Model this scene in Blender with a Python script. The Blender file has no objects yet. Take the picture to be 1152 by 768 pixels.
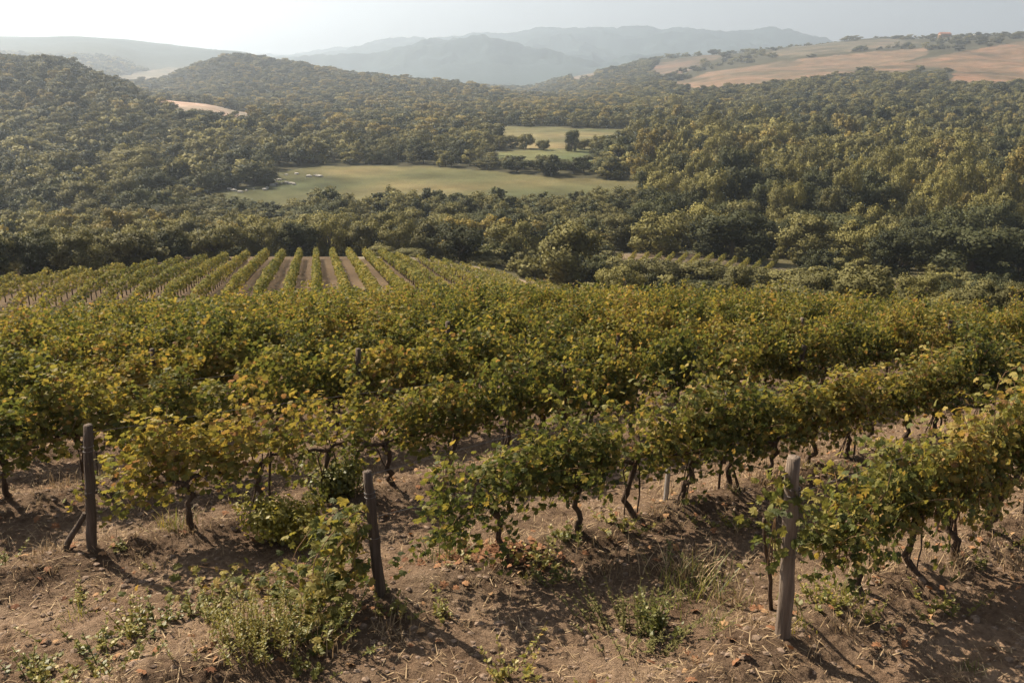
import bpy, math, random
import numpy as np
R = math.radians
rng = np.random.default_rng(7)
random.seed(7)
SC = bpy.context.scene
COL = SC.collection

# ------------------------------------------------------------------ camera
CAM_H, PITCH, F = 4.8, R(17.0), 1024.0          # F: focal length in pixels of a 1152-wide frame
CP, SP = math.cos(PITCH), math.sin(PITCH)
cd = bpy.data.cameras.new('camera'); cam = bpy.data.objects.new('camera', cd); COL.objects.link(cam)
cam.location = (0, 0, CAM_H); cam.rotation_euler = (R(90) - PITCH, 0, 0)
cd.lens = 36.0 * F / 1152; cd.sensor_width = 36; cd.clip_start = .1; cd.clip_end = 60000
SC.camera = cam

# ------------------------------------------------------------------ sky, sun, exposure
SUN_AZ, SUN_EL = R(-53), R(44)                   # azimuth from +Y, negative = left
w = bpy.data.worlds.new('World'); SC.world = w; w.use_nodes = True
nt = w.node_tree; nt.nodes.clear()
out = nt.nodes.new('ShaderNodeOutputWorld'); bg = nt.nodes.new('ShaderNodeBackground')
sky = nt.nodes.new('ShaderNodeTexSky'); sky.sky_type = 'NISHITA'; sky.sun_disc = False
sky.sun_elevation = SUN_EL; sky.sun_rotation = SUN_AZ
sky.altitude = 200; sky.air_density = 1.0; sky.dust_density = 3.0; sky.ozone_density = 1.0
tc = nt.nodes.new('ShaderNodeTexCoord'); mp = nt.nodes.new('ShaderNodeMapping')
mp.inputs['Scale'].default_value = (1.2, 1.2, 7.0)
nz = nt.nodes.new('ShaderNodeTexNoise'); nz.inputs['Scale'].default_value = 2.2; nz.inputs['Detail'].default_value = 5
nz.inputs['Roughness'].default_value = .55
cr = nt.nodes.new('ShaderNodeValToRGB'); cr.color_ramp.elements[0].position = .35; cr.color_ramp.elements[1].position = .75
cr.color_ramp.elements[0].color = (.42, .42, .42, 1); cr.color_ramp.elements[1].color = (.8, .8, .8, 1)
mx = nt.nodes.new('ShaderNodeMixRGB'); mx.inputs[2].default_value = (5.5, 5.4, 5.3, 1)   # thin veil of high cloud
nt.links.new(tc.outputs['Generated'], mp.inputs[0]); nt.links.new(mp.outputs[0], nz.inputs['Vector'])
nt.links.new(nz.outputs['Fac'], cr.inputs[0])
sx = nt.nodes.new('ShaderNodeSeparateXYZ'); nt.links.new(tc.outputs['Generated'], sx.inputs[0])     # the veil thins out overhead
vr_ = nt.nodes.new('ShaderNodeMapRange'); vr_.interpolation_type = 'SMOOTHSTEP'; nt.links.new(sx.outputs['Z'], vr_.inputs[0])
for k_, v_ in zip(('From Min', 'From Max', 'To Min', 'To Max'), (.02, .26, 1, .0)): vr_.inputs[k_].default_value = v_
vm = nt.nodes.new('ShaderNodeMath'); vm.operation = 'MULTIPLY'; nt.links.new(cr.outputs[0], vm.inputs[0]); nt.links.new(vr_.outputs[0], vm.inputs[1]); nt.links.new(vm.outputs[0], mx.inputs[0])
hz = nt.nodes.new('ShaderNodeHueSaturation'); hz.inputs['Saturation'].default_value = .45; nt.links.new(sky.outputs[0], hz.inputs['Color']); nt.links.new(hz.outputs[0], mx.inputs[1]); nt.links.new(mx.outputs[0], bg.inputs[0])
bg.inputs[1].default_value = .05
nt.links.new(bg.outputs[0], out.inputs[0])
sd = bpy.data.lights.new('sun', 'SUN'); sd.energy = 5.0; sd.angle = R(.5); sd.color = (1, .86, .68)
so = bpy.data.objects.new('sun', sd); COL.objects.link(so)
so.rotation_euler = (R(90) - SUN_EL, 0, math.pi - SUN_AZ); so.location = (-40, 40, 60)
SC.view_settings.view_transform = 'Standard'; SC.view_settings.look = 'None'
SC.view_settings.exposure = 1.28; SC.view_settings.gamma = 1
SC.view_settings.use_curve_mapping = False
cy = SC.cycles
cy.use_denoising = True; cy.denoising_prefilter = 'NONE'
cy.max_bounces = 6; cy.diffuse_bounces = 3; cy.glossy_bounces = 2; cy.transmission_bounces = 3; cy.volume_bounces = 1
cy.use_adaptive_sampling = True; cy.adaptive_threshold = .02
cy.sample_clamp_indirect = 4

# ------------------------------------------------------------------ helpers
def tag(o, label=None, cat=None, group=None, kind=None):
    if label: o['label'] = label
    if cat: o['category'] = cat
    if group: o['group'] = group
    if kind: o['kind'] = kind
    return o

def make_mesh(name, verts, faces, mats=(), mat_idx=None, smooth=False, attrs=None, face_attrs=None):
    """verts (N,3); faces: (M,k) array, or list of such arrays; attrs: {name: (N,) float or (N,3) colour}"""
    me = bpy.data.meshes.new(name)
    if not isinstance(faces, (list, tuple)): faces = [faces]
    faces = [np.asarray(f, dtype=np.int32) for f in faces if len(f)]
    verts = np.asarray(verts, dtype=np.float32)
    nl = sum(f.size for f in faces); nf = sum(len(f) for f in faces)
    me.vertices.add(len(verts)); me.vertices.foreach_set('co', verts.ravel())
    me.loops.add(nl); me.polygons.add(nf)
    me.loops.foreach_set('vertex_index', np.concatenate([f.ravel() for f in faces]))
    tot = np.concatenate([np.full(len(f), f.shape[1], np.int32) for f in faces])
    start = np.concatenate([[0], np.cumsum(tot)[:-1]]).astype(np.int32)
    me.polygons.foreach_set('loop_start', start)
    if mat_idx is not None: me.polygons.foreach_set('material_index', np.asarray(mat_idx, np.int32))
    me.polygons.foreach_set('use_smooth', np.full(nf, smooth, dtype=bool))
    for k, a in (attrs or {}).items():
        a = np.asarray(a, np.float32)
        if a.ndim == 1:
            at = me.attributes.new(k, 'FLOAT', 'POINT'); at.data.foreach_set('value', a)
        else:
            at = me.attributes.new(k, 'FLOAT_COLOR', 'POINT')
            at.data.foreach_set('color', np.concatenate([a, np.ones((len(a), 1), np.float32)], 1).ravel())
    for m in mats: me.materials.append(m)
    me.update(calc_edges=True)
    return me

def link(name, me, parent=None, loc=None):
    o = bpy.data.objects.new(name, me); COL.objects.link(o)
    if parent: o.parent = parent
    if loc is not None: o.location = loc
    return o

def empty(name, loc=(0, 0, 0), rz=0):
    o = bpy.data.objects.new(name, None); COL.objects.link(o)
    o.location = loc; o.rotation_euler = (0, 0, rz); o.empty_display_size = .2
    return o

class MB:
    """collects tubes, leaves and quads; build() makes ONE mesh"""
    def __init__(s): s.v = []; s.f = {}; s.n = 0; s.r = []; s.m = {}
    def add(s, v, f, mat=0, rnd=0.0):
        v = np.asarray(v, np.float64); f = np.asarray(f, np.int64)
        k = f.shape[1]
        s.f.setdefault(k, []).append(f + s.n); s.m.setdefault(k, []).append(np.full(len(f), mat, np.int32))
        s.v.append(v); s.n += len(v)
        s.r.append(np.full(len(v), rnd) if np.isscalar(rnd) else np.asarray(rnd))
    def tube(s, pts, rad, seg=6, mat=0, rnd=0.0, cap=True):
        pts = np.asarray(pts, float); n = len(pts)
        rad = np.full(n, rad) if np.isscalar(rad) else np.asarray(rad, float)
        t = np.gradient(pts, axis=0); t /= np.linalg.norm(t, axis=1)[:, None] + 1e-9
        ref = np.array([1., 0, 0]) if abs(t[0][0]) < .8 else np.array([0, 1., 0])
        a = np.cross(t, ref); a /= np.linalg.norm(a, axis=1)[:, None] + 1e-9
        b = np.cross(t, a)
        ang = np.arange(seg) * 2 * math.pi / seg
        v = pts[:, None, :] + rad[:, None, None] * (np.cos(ang)[None, :, None] * a[:, None, :] + np.sin(ang)[None, :, None] * b[:, None, :])
        v = v.reshape(-1, 3)
        i = np.arange(n - 1)[:, None] * seg; j = np.arange(seg)[None, :]; j2 = (j + 1) % seg
        f = np.stack([i + j, i + j2, i + seg + j2, i + seg + j], -1).reshape(-1, 4)
        if cap:
            v = np.concatenate([v, pts[-1:]]); c = len(v) - 1
            s.add(v, f, mat, rnd)
            base = s.n - len(v)
            jj = np.arange(seg)
            tri = np.stack([(n - 1) * seg + jj, (n - 1) * seg + (jj + 1) % seg, np.full(seg, c)], -1) + base
            s.f.setdefault(3, []).append(tri); s.m.setdefault(3, []).append(np.full(seg, mat, np.int32))
        else: s.add(v, f, mat, rnd)
    def mesh(s, name, mats, smooth=False):
        ks = sorted(s.f)
        faces = [np.concatenate(s.f[k]) for k in ks]; mi = np.concatenate([np.concatenate(s.m[k]) for k in ks])
        return make_mesh(name, np.concatenate(s.v), faces, mats, mi, smooth, {'rnd': np.concatenate(s.r)})

def pchip(xs, ys, x):
    """monotone cubic through points; ys may be (n,) or (n,m)"""
    xs = np.asarray(xs, float); ys = np.asarray(ys, float)
    h = np.diff(xs); d = np.diff(ys, axis=0) / (h if ys.ndim == 1 else h[:, None])
    m = np.zeros_like(ys); m[0] = d[0]; m[-1] = d[-1]
    for i in range(1, len(xs) - 1):
        w1 = 2 * h[i] + h[i - 1]; w2 = h[i] + 2 * h[i - 1]
        with np.errstate(divide='ignore', invalid='ignore'):
            mm = (w1 + w2) / (w1 / d[i - 1] + w2 / d[i])
        m[i] = np.where(d[i - 1] * d[i] > 0, mm, 0)
    x = np.clip(np.asarray(x, float), xs[0], xs[-1])
    i = np.clip(np.searchsorted(xs, x) - 1, 0, len(xs) - 2)
    t = (x - xs[i]) / h[i]
    hh = h[i]
    if ys.ndim > 1: t = t[:, None]; hh = hh[:, None]
    return (2*t**3-3*t**2+1)*ys[i] + (t**3-2*t**2+t)*hh*m[i] + (-2*t**3+3*t**2)*ys[i+1] + (t**3-t**2)*hh*m[i+1]

_lat = np.random.default_rng(3).random((256, 256)) * 2 - 1
def vnoise(x, y):
    x = np.asarray(x, float); y = np.asarray(y, float)
    xi = np.floor(x).astype(int); yi = np.floor(y).astype(int); fx = x - xi; fy = y - yi
    fx = fx*fx*fx*(fx*(fx*6-15)+10); fy = fy*fy*fy*(fy*(fy*6-15)+10)
    g = lambda a, b: _lat[a & 255, b & 255]
    return (g(xi, yi)*(1-fx)+g(xi+1, yi)*fx)*(1-fy) + (g(xi, yi+1)*(1-fx)+g(xi+1, yi+1)*fx)*fy
def fbm(x, y, sc, oc=4, gain=.5):
    s = 0; a = 1; f = 1 / sc; n = 0
    for i in range(oc):
        c, s_ = math.cos(.7 * i + .3), math.sin(.7 * i + .3)
        s = s + a * vnoise((x * c - y * s_) * f + 17.3 * i, (x * s_ + y * c) * f + 5.1 * i); n += a; a *= gain; f *= 2.03
    return s / n
def sstep(a, b, x):
    t = np.clip((np.asarray(x, float) - a) / (b - a), 0, 1); return t * t * (3 - 2 * t)

def ray(u, v):
    xc = (u - 576) / F; yc = -(v - 384) / F
    return np.array([xc, CP + yc * SP, -SP + yc * CP])
def at_depth(u, v, Y):
    d = ray(u, v); t = Y / d[1]
    return np.array([d[0] * t, Y, CAM_H + d[2] * t])
def project(x, y, z):
    rz = z - CAM_H; dep = y * CP - rz * SP; up = y * SP + rz * CP
    return 576 + F * x / dep, 384 - F * up / dep
def in_poly(u, v, poly):
    inside = np.zeros(np.shape(u), bool); n = len(poly)
    for i in range(n):
        x1, y1 = poly[i]; x2, y2 = poly[(i + 1) % n]
        if y1 == y2: continue
        c = ((y1 > v) != (y2 > v)) & (u < (x2 - x1) * (v - y1) / (y2 - y1) + x1)
        inside ^= c
    return inside

# ------------------------------------------------------------------ terrain: profiles (distance, image row of the bare ground)
LF = [(64, 340), (85, 314), (122, 290)]
VL = [(180, 286), (260, 252), (330, 217), (400, 190), (550, 158), (700, 141)]
PROF = {
 -150: [(64, 342), (85, 322), (122, 308), (180, 290), (260, 245), (400, 180), (550, 120), (700, 74), (800, 66), (950, 80), (1500, 80), (2500, 62), (3500, 42), (4500, 60), (8500, 74), (14000, 72)],
 0:   [(64, 340), (85, 318), (122, 305), (180, 287), (260, 244), (400, 180), (550, 122), (700, 77), (760, 71), (950, 85), (1500, 85), (2500, 64), (3500, 41), (4500, 60), (8500, 74), (14000, 72)],
 60:  [(64, 340), (85, 315), (122, 301), (180, 286), (260, 244), (400, 180), (550, 124), (700, 80), (750, 75), (920, 90), (1500, 90), (2500, 68), (3500, 41), (4500, 60), (8500, 74), (14000, 72)],
 115: LF[:2] + [(122, 297), (180, 285), (260, 245), (400, 180), (550, 130), (650, 106), (720, 96), (850, 104), (1100, 108), (1500, 100), (2200, 82), (3500, 43), (4500, 60), (8500, 74), (14000, 72)],
 180: LF[:2] + [(122, 292), (180, 285), (260, 247), (400, 182), (550, 137), (620, 124), (700, 113), (800, 118), (1100, 112), (1300, 104), (1500, 94), (1750, 98), (2500, 85), (3500, 49), (4500, 60), (8500, 74), (14000, 70)],
 230: LF + [(180, 285), (260, 248), (330, 215), (400, 184), (550, 140), (620, 127), (700, 118), (800, 120), (1000, 116), (1300, 93), (1500, 77), (1750, 86), (2500, 84), (3500, 55), (4500, 64), (8500, 74), (14000, 66)],
 270: LF + [(180, 285), (260, 250), (330, 216), (400, 187), (550, 145), (650, 131), (700, 127), (850, 124), (1000, 116), (1300, 87), (1500, 67), (1750, 80), (2500, 82), (3500, 59), (4500, 66), (8500, 72), (12000, 61), (14000, 66)],
 330: LF + VL[:-2] + [(550, 151), (700, 136), (850, 127), (1000, 117), (1300, 91), (1500, 75), (1750, 85), (3500, 78), (6000, 74), (8500, 72), (12000, 58), (14000, 66)],
 400: LF + VL + [(850, 129), (1000, 118), (1300, 97), (1500, 87), (1750, 93), (3500, 94), (5500, 84), (7000, 66), (8500, 74), (12000, 55), (14000, 64)],
 460: LF + VL + [(850, 130), (1000, 120), (1300, 101), (1500, 93), (1750, 98), (3500, 94), (5500, 78), (7000, 56), (8500, 70), (12000, 52), (14000, 62)],
 500: [(64, 341), (85, 318), (122, 298)] + VL + [(850, 131), (1000, 121), (1300, 104), (1500, 97), (1750, 102), (3500, 94), (5500, 74), (7000, 49), (8500, 66), (12000, 52), (14000, 60)],
 545: [(64, 341), (85, 324), (122, 306)] + VL + [(850, 131), (1000, 122), (1300, 109), (1500, 102), (1750, 105), (3500, 95), (5500, 72), (7000, 45), (8500, 62), (11000, 43), (14000, 56)],
 590: [(64, 345), (85, 335), (122, 321), (180, 290)] + VL[1:] + [(850, 131), (1000, 122), (1300, 114), (1500, 109), (1750, 109), (2500, 103), (3500, 98), (5500, 74), (7000, 57), (8500, 62), (11000, 38), (14000, 52)],
 640: [(64, 348), (85, 345), (122, 333), (180, 294), (260, 253)] + VL[2:] + [(850, 131), (1000, 123), (1300, 114), (1600, 107), (2000, 98), (2500, 87), (3000, 94), (5500, 76), (7000, 63), (8500, 62), (11000, 33), (14000, 48)],
 690: [(64, 348), (85, 345), (122, 333), (180, 294), (260, 254)] + VL[2:] + [(850, 130), (1000, 121), (1300, 109), (1600, 99), (2000, 88), (2500, 77), (3000, 86), (5500, 78), (7000, 66), (8500, 62), (11000, 33), (14000, 48)],
 750: [(64, 348), (85, 345), (122, 332), (180, 293), (260, 256), (330, 220), (400, 192), (550, 160), (700, 142), (850, 130), (1000, 119), (1300, 105), (1600, 93), (2000, 80), (2500, 66), (3000, 76), (5500, 80), (7000, 68), (8500, 62), (11000, 34), (14000, 48)],
 806: [(64, 348), (85, 345), (122, 332), (180, 294), (260, 257), (400, 193), (550, 161), (700, 143), (850, 130), (1000, 117), (1300, 99), (1600, 86), (2000, 73), (2400, 63), (3000, 72), (5500, 76), (8500, 62), (11000, 37), (14000, 48)],
 860: [(64, 349), (85, 346), (122, 334), (180, 298), (260, 259), (400, 194), (550, 163), (700, 144), (850, 129), (1000, 115), (1300, 95), (1600, 81), (2000, 65), (2400, 56), (3000, 66), (5500, 76), (8500, 62), (11000, 40), (14000, 50)],
 920: [(64, 350), (85, 347), (122, 335), (180, 301), (260, 261), (400, 196), (550, 165), (700, 145), (850, 128), (1000, 112), (1300, 91), (1600, 77), (2000, 58), (2400, 49), (3000, 60), (5500, 74), (8500, 64), (11000, 47), (14000, 54)],
 980: [(64, 352), (85, 348), (122, 337), (180, 304), (260, 262), (400, 197), (550, 166), (700, 145), (850, 127), (1000, 110), (1300, 89), (1600, 73), (2000, 54), (2400, 45), (3000, 56), (5500, 74), (14000, 66)],
 1036: [(64, 358), (85, 355), (122, 345), (180, 307), (260, 263), (400, 198), (550, 167), (700, 145), (850, 127), (1000, 109), (1300, 89), (1600, 70), (2000, 51), (2400, 44), (3000, 54), (5500, 74), (14000, 66)],
 1100: [(64, 360), (85, 357), (122, 347), (180, 310), (260, 265), (400, 200), (550, 168), (700, 146), (850, 127), (1000, 109), (1300, 90), (1600, 68), (2000, 47), (2400, 41), (3000, 52), (5500, 74), (14000, 66)],
 1152: [(64, 362), (85, 360), (122, 349), (180, 313), (260, 267), (400, 201), (550, 169), (700, 147), (850, 128), (1000, 110), (1300, 91), (1600, 66), (2000, 44), (2400, 37), (3000, 50), (5500, 74), (14000, 66)],
 1320: [(64, 366), (85, 364), (122, 352), (180, 320), (260, 270), (400, 203), (550, 170), (700, 148), (850, 128), (1000, 110), (1300, 91), (1600, 64), (2000, 40), (2400, 32), (3000, 48), (5500, 74), (14000, 66)],
}
YFAR = 3500 + (14000 - 3500) * .38
for u_ in PROF: PROF[u_] = [((Y if Y <= 3500 else 3500 + (Y - 3500) * .38), v) for Y, v in PROF[u_]]
YG = np.geomspace(45, YFAR, 560); AG = np.linspace(-.95, .95, 901)
_us = sorted(PROF)
_A = []; _Z = []
for u_ in _us:
    p = [at_depth(u_, v, Y) for Y, v in PROF[u_]]
    ly = np.log([q[1] for q in p]); zz = [q[2] for q in p]; aa = [q[0] / q[1] for q in p]
    _Z.append(pchip(ly, zz, np.log(YG))); _A.append(np.interp(np.log(YG), ly, aa))
_A = np.array(_A); _Z = np.array(_Z)
TZ = np.zeros((len(YG), len(AG)))
for i in range(len(YG)): TZ[i] = pchip(_A[:, i], _Z[:, i], AG)
_XX = AG[None, :] * YG[:, None]; _YY = np.repeat(YG[:, None], len(AG), 1)
TZ += 10 * sstep(900, 1800, _YY) * (1 - sstep(3500, 4100, _YY)) * fbm(_XX, _YY, 260, 4)
TZ += sstep(3950, 4500, _YY) * (75 * fbm(_XX, _YY, 850, 3, .5) - 150 * np.abs(fbm(_XX + 500, _YY, 520, 5, .55)) + 36)
TZ += 3 * sstep(200, 420, _YY) * fbm(_XX, _YY, 90, 3) * (1 - sstep(1500, 2500, _YY)) * np.clip(np.abs(TZ + 39) / 12, 0, 1)
def zfar(x, y):
    a = np.clip((x / np.maximum(y, 1) + .95) / 1.9 * (len(AG) - 1), 0, len(AG) - 1.001)
    i = np.clip(np.log(np.maximum(y, 45) / 45) / math.log(YFAR / 45) * (len(YG) - 1), 0, len(YG) - 1.001)
    i0 = i.astype(int); a0 = a.astype(int); fi = i - i0; fa = a - a0
    return (TZ[i0, a0]*(1-fa)+TZ[i0, a0+1]*fa)*(1-fi) + (TZ[i0+1, a0]*(1-fa)+TZ[i0+1, a0+1]*fa)*fi
NY = [-40, 0, 4, 7, 8.2, 11.6, 15, 18.5, 22, 30, 40, 52, 64, 90]
NZ = [.9, .3, .12, 0, -.12, -.68, -1.25, -1.92, -2.65, -4.35, -6.75, -9.35, -11.8, -17]
def znear(x, y):
    return pchip(NY, NZ, y) - np.where(x > 0, .0022, .0030) * x * x * np.clip((y - 4) / 22, 0, 1)
def terrain(x, y):
    x = np.atleast_1d(np.asarray(x, float)); y = np.atleast_1d(np.asarray(y, float))
    k = sstep(46, 70, y)
    return znear(x, y) * (1 - k) + zfar(x, y) * k
def tz(x, y): return float(terrain(x, y)[0])
def hit(u, v, ymax=80):
    d = ray(u, v); t = np.linspace(2, ymax / d[1], 6000)
    p = d[None, :] * t[:, None]; z = CAM_H + p[:, 2]
    below = z < terrain(p[:, 0], p[:, 1])
    k = int(np.argmax(below)) if below.any() else len(t) - 1
    return np.array([p[k, 0], p[k, 1], tz(p[k, 0], p[k, 1])])

# vine rows of the near vineyard
RD = np.array([.788, .616]); RN = np.array([-.616, .788])
P0 = hit(880, 735); P1 = hit(430, 685); P2 = hit(103, 632)
STEP = np.array([-3.27, .77])
def row_start(k):
    if k == 0: return P0[:2]
    if k == 1: return P1[:2]
    if k == 2: return P2[:2]
    return P0[:2] + STEP * k
ROWOFF = [float((row_start(k)) @ RN) for k in range(0, 26)]

# ------------------------------------------------------------------ materials
def nodes(name):
    m = bpy.data.materials.new(name); m.use_nodes = True
    t = m.node_tree; t.nodes.clear()
    o = t.nodes.new('ShaderNodeOutputMaterial')
    return m, t, o
def N(t, typ, **kw):
    n = t.nodes.new(typ)
    for k, v in kw.items():
        if k in n.inputs: n.inputs[k].default_value = v
        else: setattr(n, k, v)
    return n
def ramp(t, stops):
    c = t.nodes.new('ShaderNodeValToRGB'); e = c.color_ramp.elements
    while len(e) < len(stops): e.new(.5)
    for i, (p, col) in enumerate(stops): e[i].position = p; e[i].color = (*col, 1)
    return c
def leaf_material(name, stops, spread=1.0, objr=.25, locr=.0, locscale=.2, rough=.5, trans=.4, spec=.35, bias=0.0):
    m, t, o = nodes(name)
    at = N(t, 'ShaderNodeAttribute', attribute_name='rnd')
    oi = t.nodes.new('ShaderNodeObjectInfo')
    a = N(t, 'ShaderNodeMath', operation='MULTIPLY_ADD'); t.links.new(at.outputs['Fac'], a.inputs[0]); a.inputs[1].default_value = spread; a.inputs[2].default_value = bias - objr * .5 - locr * .5
    b = N(t, 'ShaderNodeMath', operation='MULTIPLY_ADD'); t.links.new(oi.outputs['Random'], b.inputs[0]); b.inputs[1].default_value = objr; t.links.new(a.outputs[0], b.inputs[2])
    last = b
    if locr:
        g = t.nodes.new('ShaderNodeNewGeometry')
        n = N(t, 'ShaderNodeTexNoise', Scale=locscale, Detail=2.0); t.links.new(g.outputs['Position'], n.inputs['Vector'])
        c = N(t, 'ShaderNodeMath', operation='MULTIPLY_ADD'); t.links.new(n.outputs['Fac'], c.inputs[0]); c.inputs[1].default_value = locr; t.links.new(b.outputs[0], c.inputs[2])
        last = c
    cr = ramp(t, stops); t.links.new(last.outputs[0], cr.inputs[0])
    p = N(t, 'ShaderNodeBsdfPrincipled', Roughness=rough); p.inputs['Specular IOR Level'].default_value = spec
    t.links.new(cr.outputs[0], p.inputs['Base Color'])
    tr = t.nodes.new('ShaderNodeBsdfTranslucent')
    hs = N(t, 'ShaderNodeHueSaturation', Saturation=1.1, Value=1.35); t.links.new(cr.outputs[0], hs.inputs['Color']); t.links.new(hs.outputs[0], tr.inputs['Color'])
    ms = t.nodes.new('ShaderNodeMixShader'); ms.inputs[0].default_value = trans
    t.links.new(p.outputs[0], ms.inputs[1]); t.links.new(tr.outputs[0], ms.inputs[2]); t.links.new(ms.outputs[0], o.inputs[0])
    return m
def rough_material(name, c1, c2, scale=8, rough=.9, bump=.3, bscale=30, stretch=None, objr=0.0):
    m, t, o = nodes(name)
    tc = t.nodes.new('ShaderNodeTexCoord'); mp = t.nodes.new('ShaderNodeMapping'); t.links.new(tc.outputs['Object'], mp.inputs[0])
    if stretch: mp.inputs['Scale'].default_value = stretch
    n = N(t, 'ShaderNodeTexNoise', Scale=scale, Detail=6.0, Roughness=.65); t.links.new(mp.outputs[0], n.inputs['Vector'])
    cr = ramp(t, [(.3, c1), (.7, c2)]); t.links.new(n.outputs['Fac'], cr.inputs[0])
    p = N(t, 'ShaderNodeBsdfPrincipled', Roughness=rough); p.inputs['Specular IOR Level'].default_value = .2
    t.links.new(cr.outputs[0], p.inputs['Base Color'])
    n2 = N(t, 'ShaderNodeTexNoise', Scale=bscale, Detail=4.0); t.links.new(mp.outputs[0], n2.inputs['Vector'])
    bp = N(t, 'ShaderNodeBump', Strength=bump, Distance=.02); t.links.new(n2.outputs['Fac'], bp.inputs['Height']); t.links.new(bp.outputs[0], p.inputs['Normal'])
    t.links.new(p.outputs[0], o.inputs[0])
    return m

VINE_STOPS = [(0, (.040, .050, .018)), (.24, (.088, .098, .026)), (.46, (.190, .168, .043)), (.66, (.29, .215, .058)), (.85, (.27, .155, .062)), (1, (.18, .105, .055))]
M_vine = leaf_material('vine_leaf', VINE_STOPS, .75, .18, .9, .28, trans=.4, bias=.07, spec=.2, rough=.6)
M_vine_far = leaf_material('far_vine_leaf', VINE_STOPS, .45, .1, .4, .15, trans=.3, bias=.2, spec=.08, rough=.8)
M_cane = rough_material('cane_bark', (.13, .075, .04), (.22, .14, .075), 14, bump=.2)
M_bark = rough_material('vine_bark', (.035, .024, .018), (.11, .075, .052), 26, bump=.9, bscale=60, stretch=(1, 1, .25))
M_tbark = rough_material('tree_bark', (.05, .04, .03), (.12, .095, .07), 3, bump=.6, bscale=9, stretch=(1, 1, .3))
M_post = rough_material('weathered_wood', (.075, .055, .042), (.235, .185, .145), 22, bump=.8, bscale=55, stretch=(1, 1, .06))
M_post2 = rough_material('dark_wood', (.04, .03, .024), (.13, .1, .078), 22, bump=.8, bscale=55, stretch=(1, 1, .06))
M_metal = rough_material('galvanised_steel', (.36, .36, .36), (.52, .51, .5), 9, rough=.45, bump=.05)
M_metal.node_tree.nodes['Principled BSDF'].inputs['Metallic'].default_value = .6
M_wire = rough_material('wire_steel', (.10, .09, .085), (.18, .165, .15), 9, rough=.5, bump=.0)
def tree_mat(name, c, objr=.5):
    c = np.array(c)
    return leaf_material(name, [(0, tuple(c * .5)), (.5, tuple(c)), (1, tuple(c * np.array([1.55, 1.5, 1.3])))], .28, objr, .55, .014, trans=.18, rough=.7, spec=.08, bias=.38)
M_oak = tree_mat('oak_leaf', (.052, .056, .026))
M_olive = tree_mat('olive_leaf', (.115, .108, .044))
M_willow = tree_mat('willow_leaf', (.150, .138, .050))
M_autumn = tree_mat('autumn_leaf', (.185, .150, .050))
M_weed = leaf_material('weed_leaf', [(0, (.07, .085, .024)), (.45, (.165, .16, .04)), (.8, (.28, .23, .055)), (1, (.32, .2, .06))], .8, .4, trans=.35)
M_gold = leaf_material('golden_weed_leaf', [(0, (.13, .13, .03)), (.5, (.27, .24, .05)), (1, (.38, .28, .06))], .8, .2, trans=.4)
M_dry = leaf_material('dry_stalk', [(0, (.16, .11, .065)), (.5, (.3, .215, .125)), (1, (.42, .32, .2))], 1, .2, trans=.15, rough=.8, spec=.1)
M_dead = leaf_material('dead_leaf', [(0, (.12, .055, .03)), (.5, (.24, .12, .06)), (1, (.38, .25, .13))], 1, .2, trans=.12, rough=.8, spec=.15)
M_clod = rough_material('clod_earth', (.12, .085, .06), (.24, .175, .13), 3, bump=.3)
M_stone = rough_material('pale_stone', (.28, .26, .23), (.42, .40, .36), 1.5, bump=.5, bscale=6)

# soil of the near vineyard
def soil_material():
    m, t, o = nodes('vineyard_soil')
    g = t.nodes.new('ShaderNodeNewGeometry')
    n1 = N(t, 'ShaderNodeTexNoise', Scale=.9, Detail=8.0, Roughness=.65); t.links.new(g.outputs['Position'], n1.inputs['Vector'])
    n2 = N(t, 'ShaderNodeTexNoise', Scale=14., Detail=8.0, Roughness=.7); t.links.new(g.outputs['Position'], n2.inputs['Vector'])
    c1 = ramp(t, [(.3, (.105, .068, .044)), (.5, (.172, .117, .077)), (.72, (.255, .184, .126))]); t.links.new(n1.outputs['Fac'], c1.inputs[0])
    c2 = ramp(t, [(.28, (.5, .46, .44)), (.5, (1, 1, 1)), (.75, (1.3, 1.27, 1.22))]); t.links.new(n2.outputs['Fac'], c2.inputs[0])
    mu = N(t, 'ShaderNodeMixRGB', blend_type='MULTIPLY'); mu.inputs[0].default_value = 1; t.links.new(c1.outputs[0], mu.inputs[1]); t.links.new(c2.outputs[0], mu.inputs[2])
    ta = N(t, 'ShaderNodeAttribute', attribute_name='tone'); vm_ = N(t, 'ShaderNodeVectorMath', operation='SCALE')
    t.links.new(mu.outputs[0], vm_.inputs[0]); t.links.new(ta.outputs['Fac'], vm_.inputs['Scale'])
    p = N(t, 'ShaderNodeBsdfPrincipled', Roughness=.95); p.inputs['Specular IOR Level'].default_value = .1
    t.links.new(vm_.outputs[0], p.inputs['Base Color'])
    n3 = N(t, 'ShaderNodeTexNoise', Scale=38., Detail=6.0, Roughness=.7); t.links.new(g.outputs['Position'], n3.inputs['Vector'])
    bp = N(t, 'ShaderNodeBump', Strength=1.0, Distance=.05); t.links.new(n3.outputs['Fac'], bp.inputs['Height']); t.links.new(bp.outputs[0], p.inputs['Normal'])
    t.links.new(p.outputs[0], o.inputs[0]); return m
M_soil = soil_material()
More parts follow.
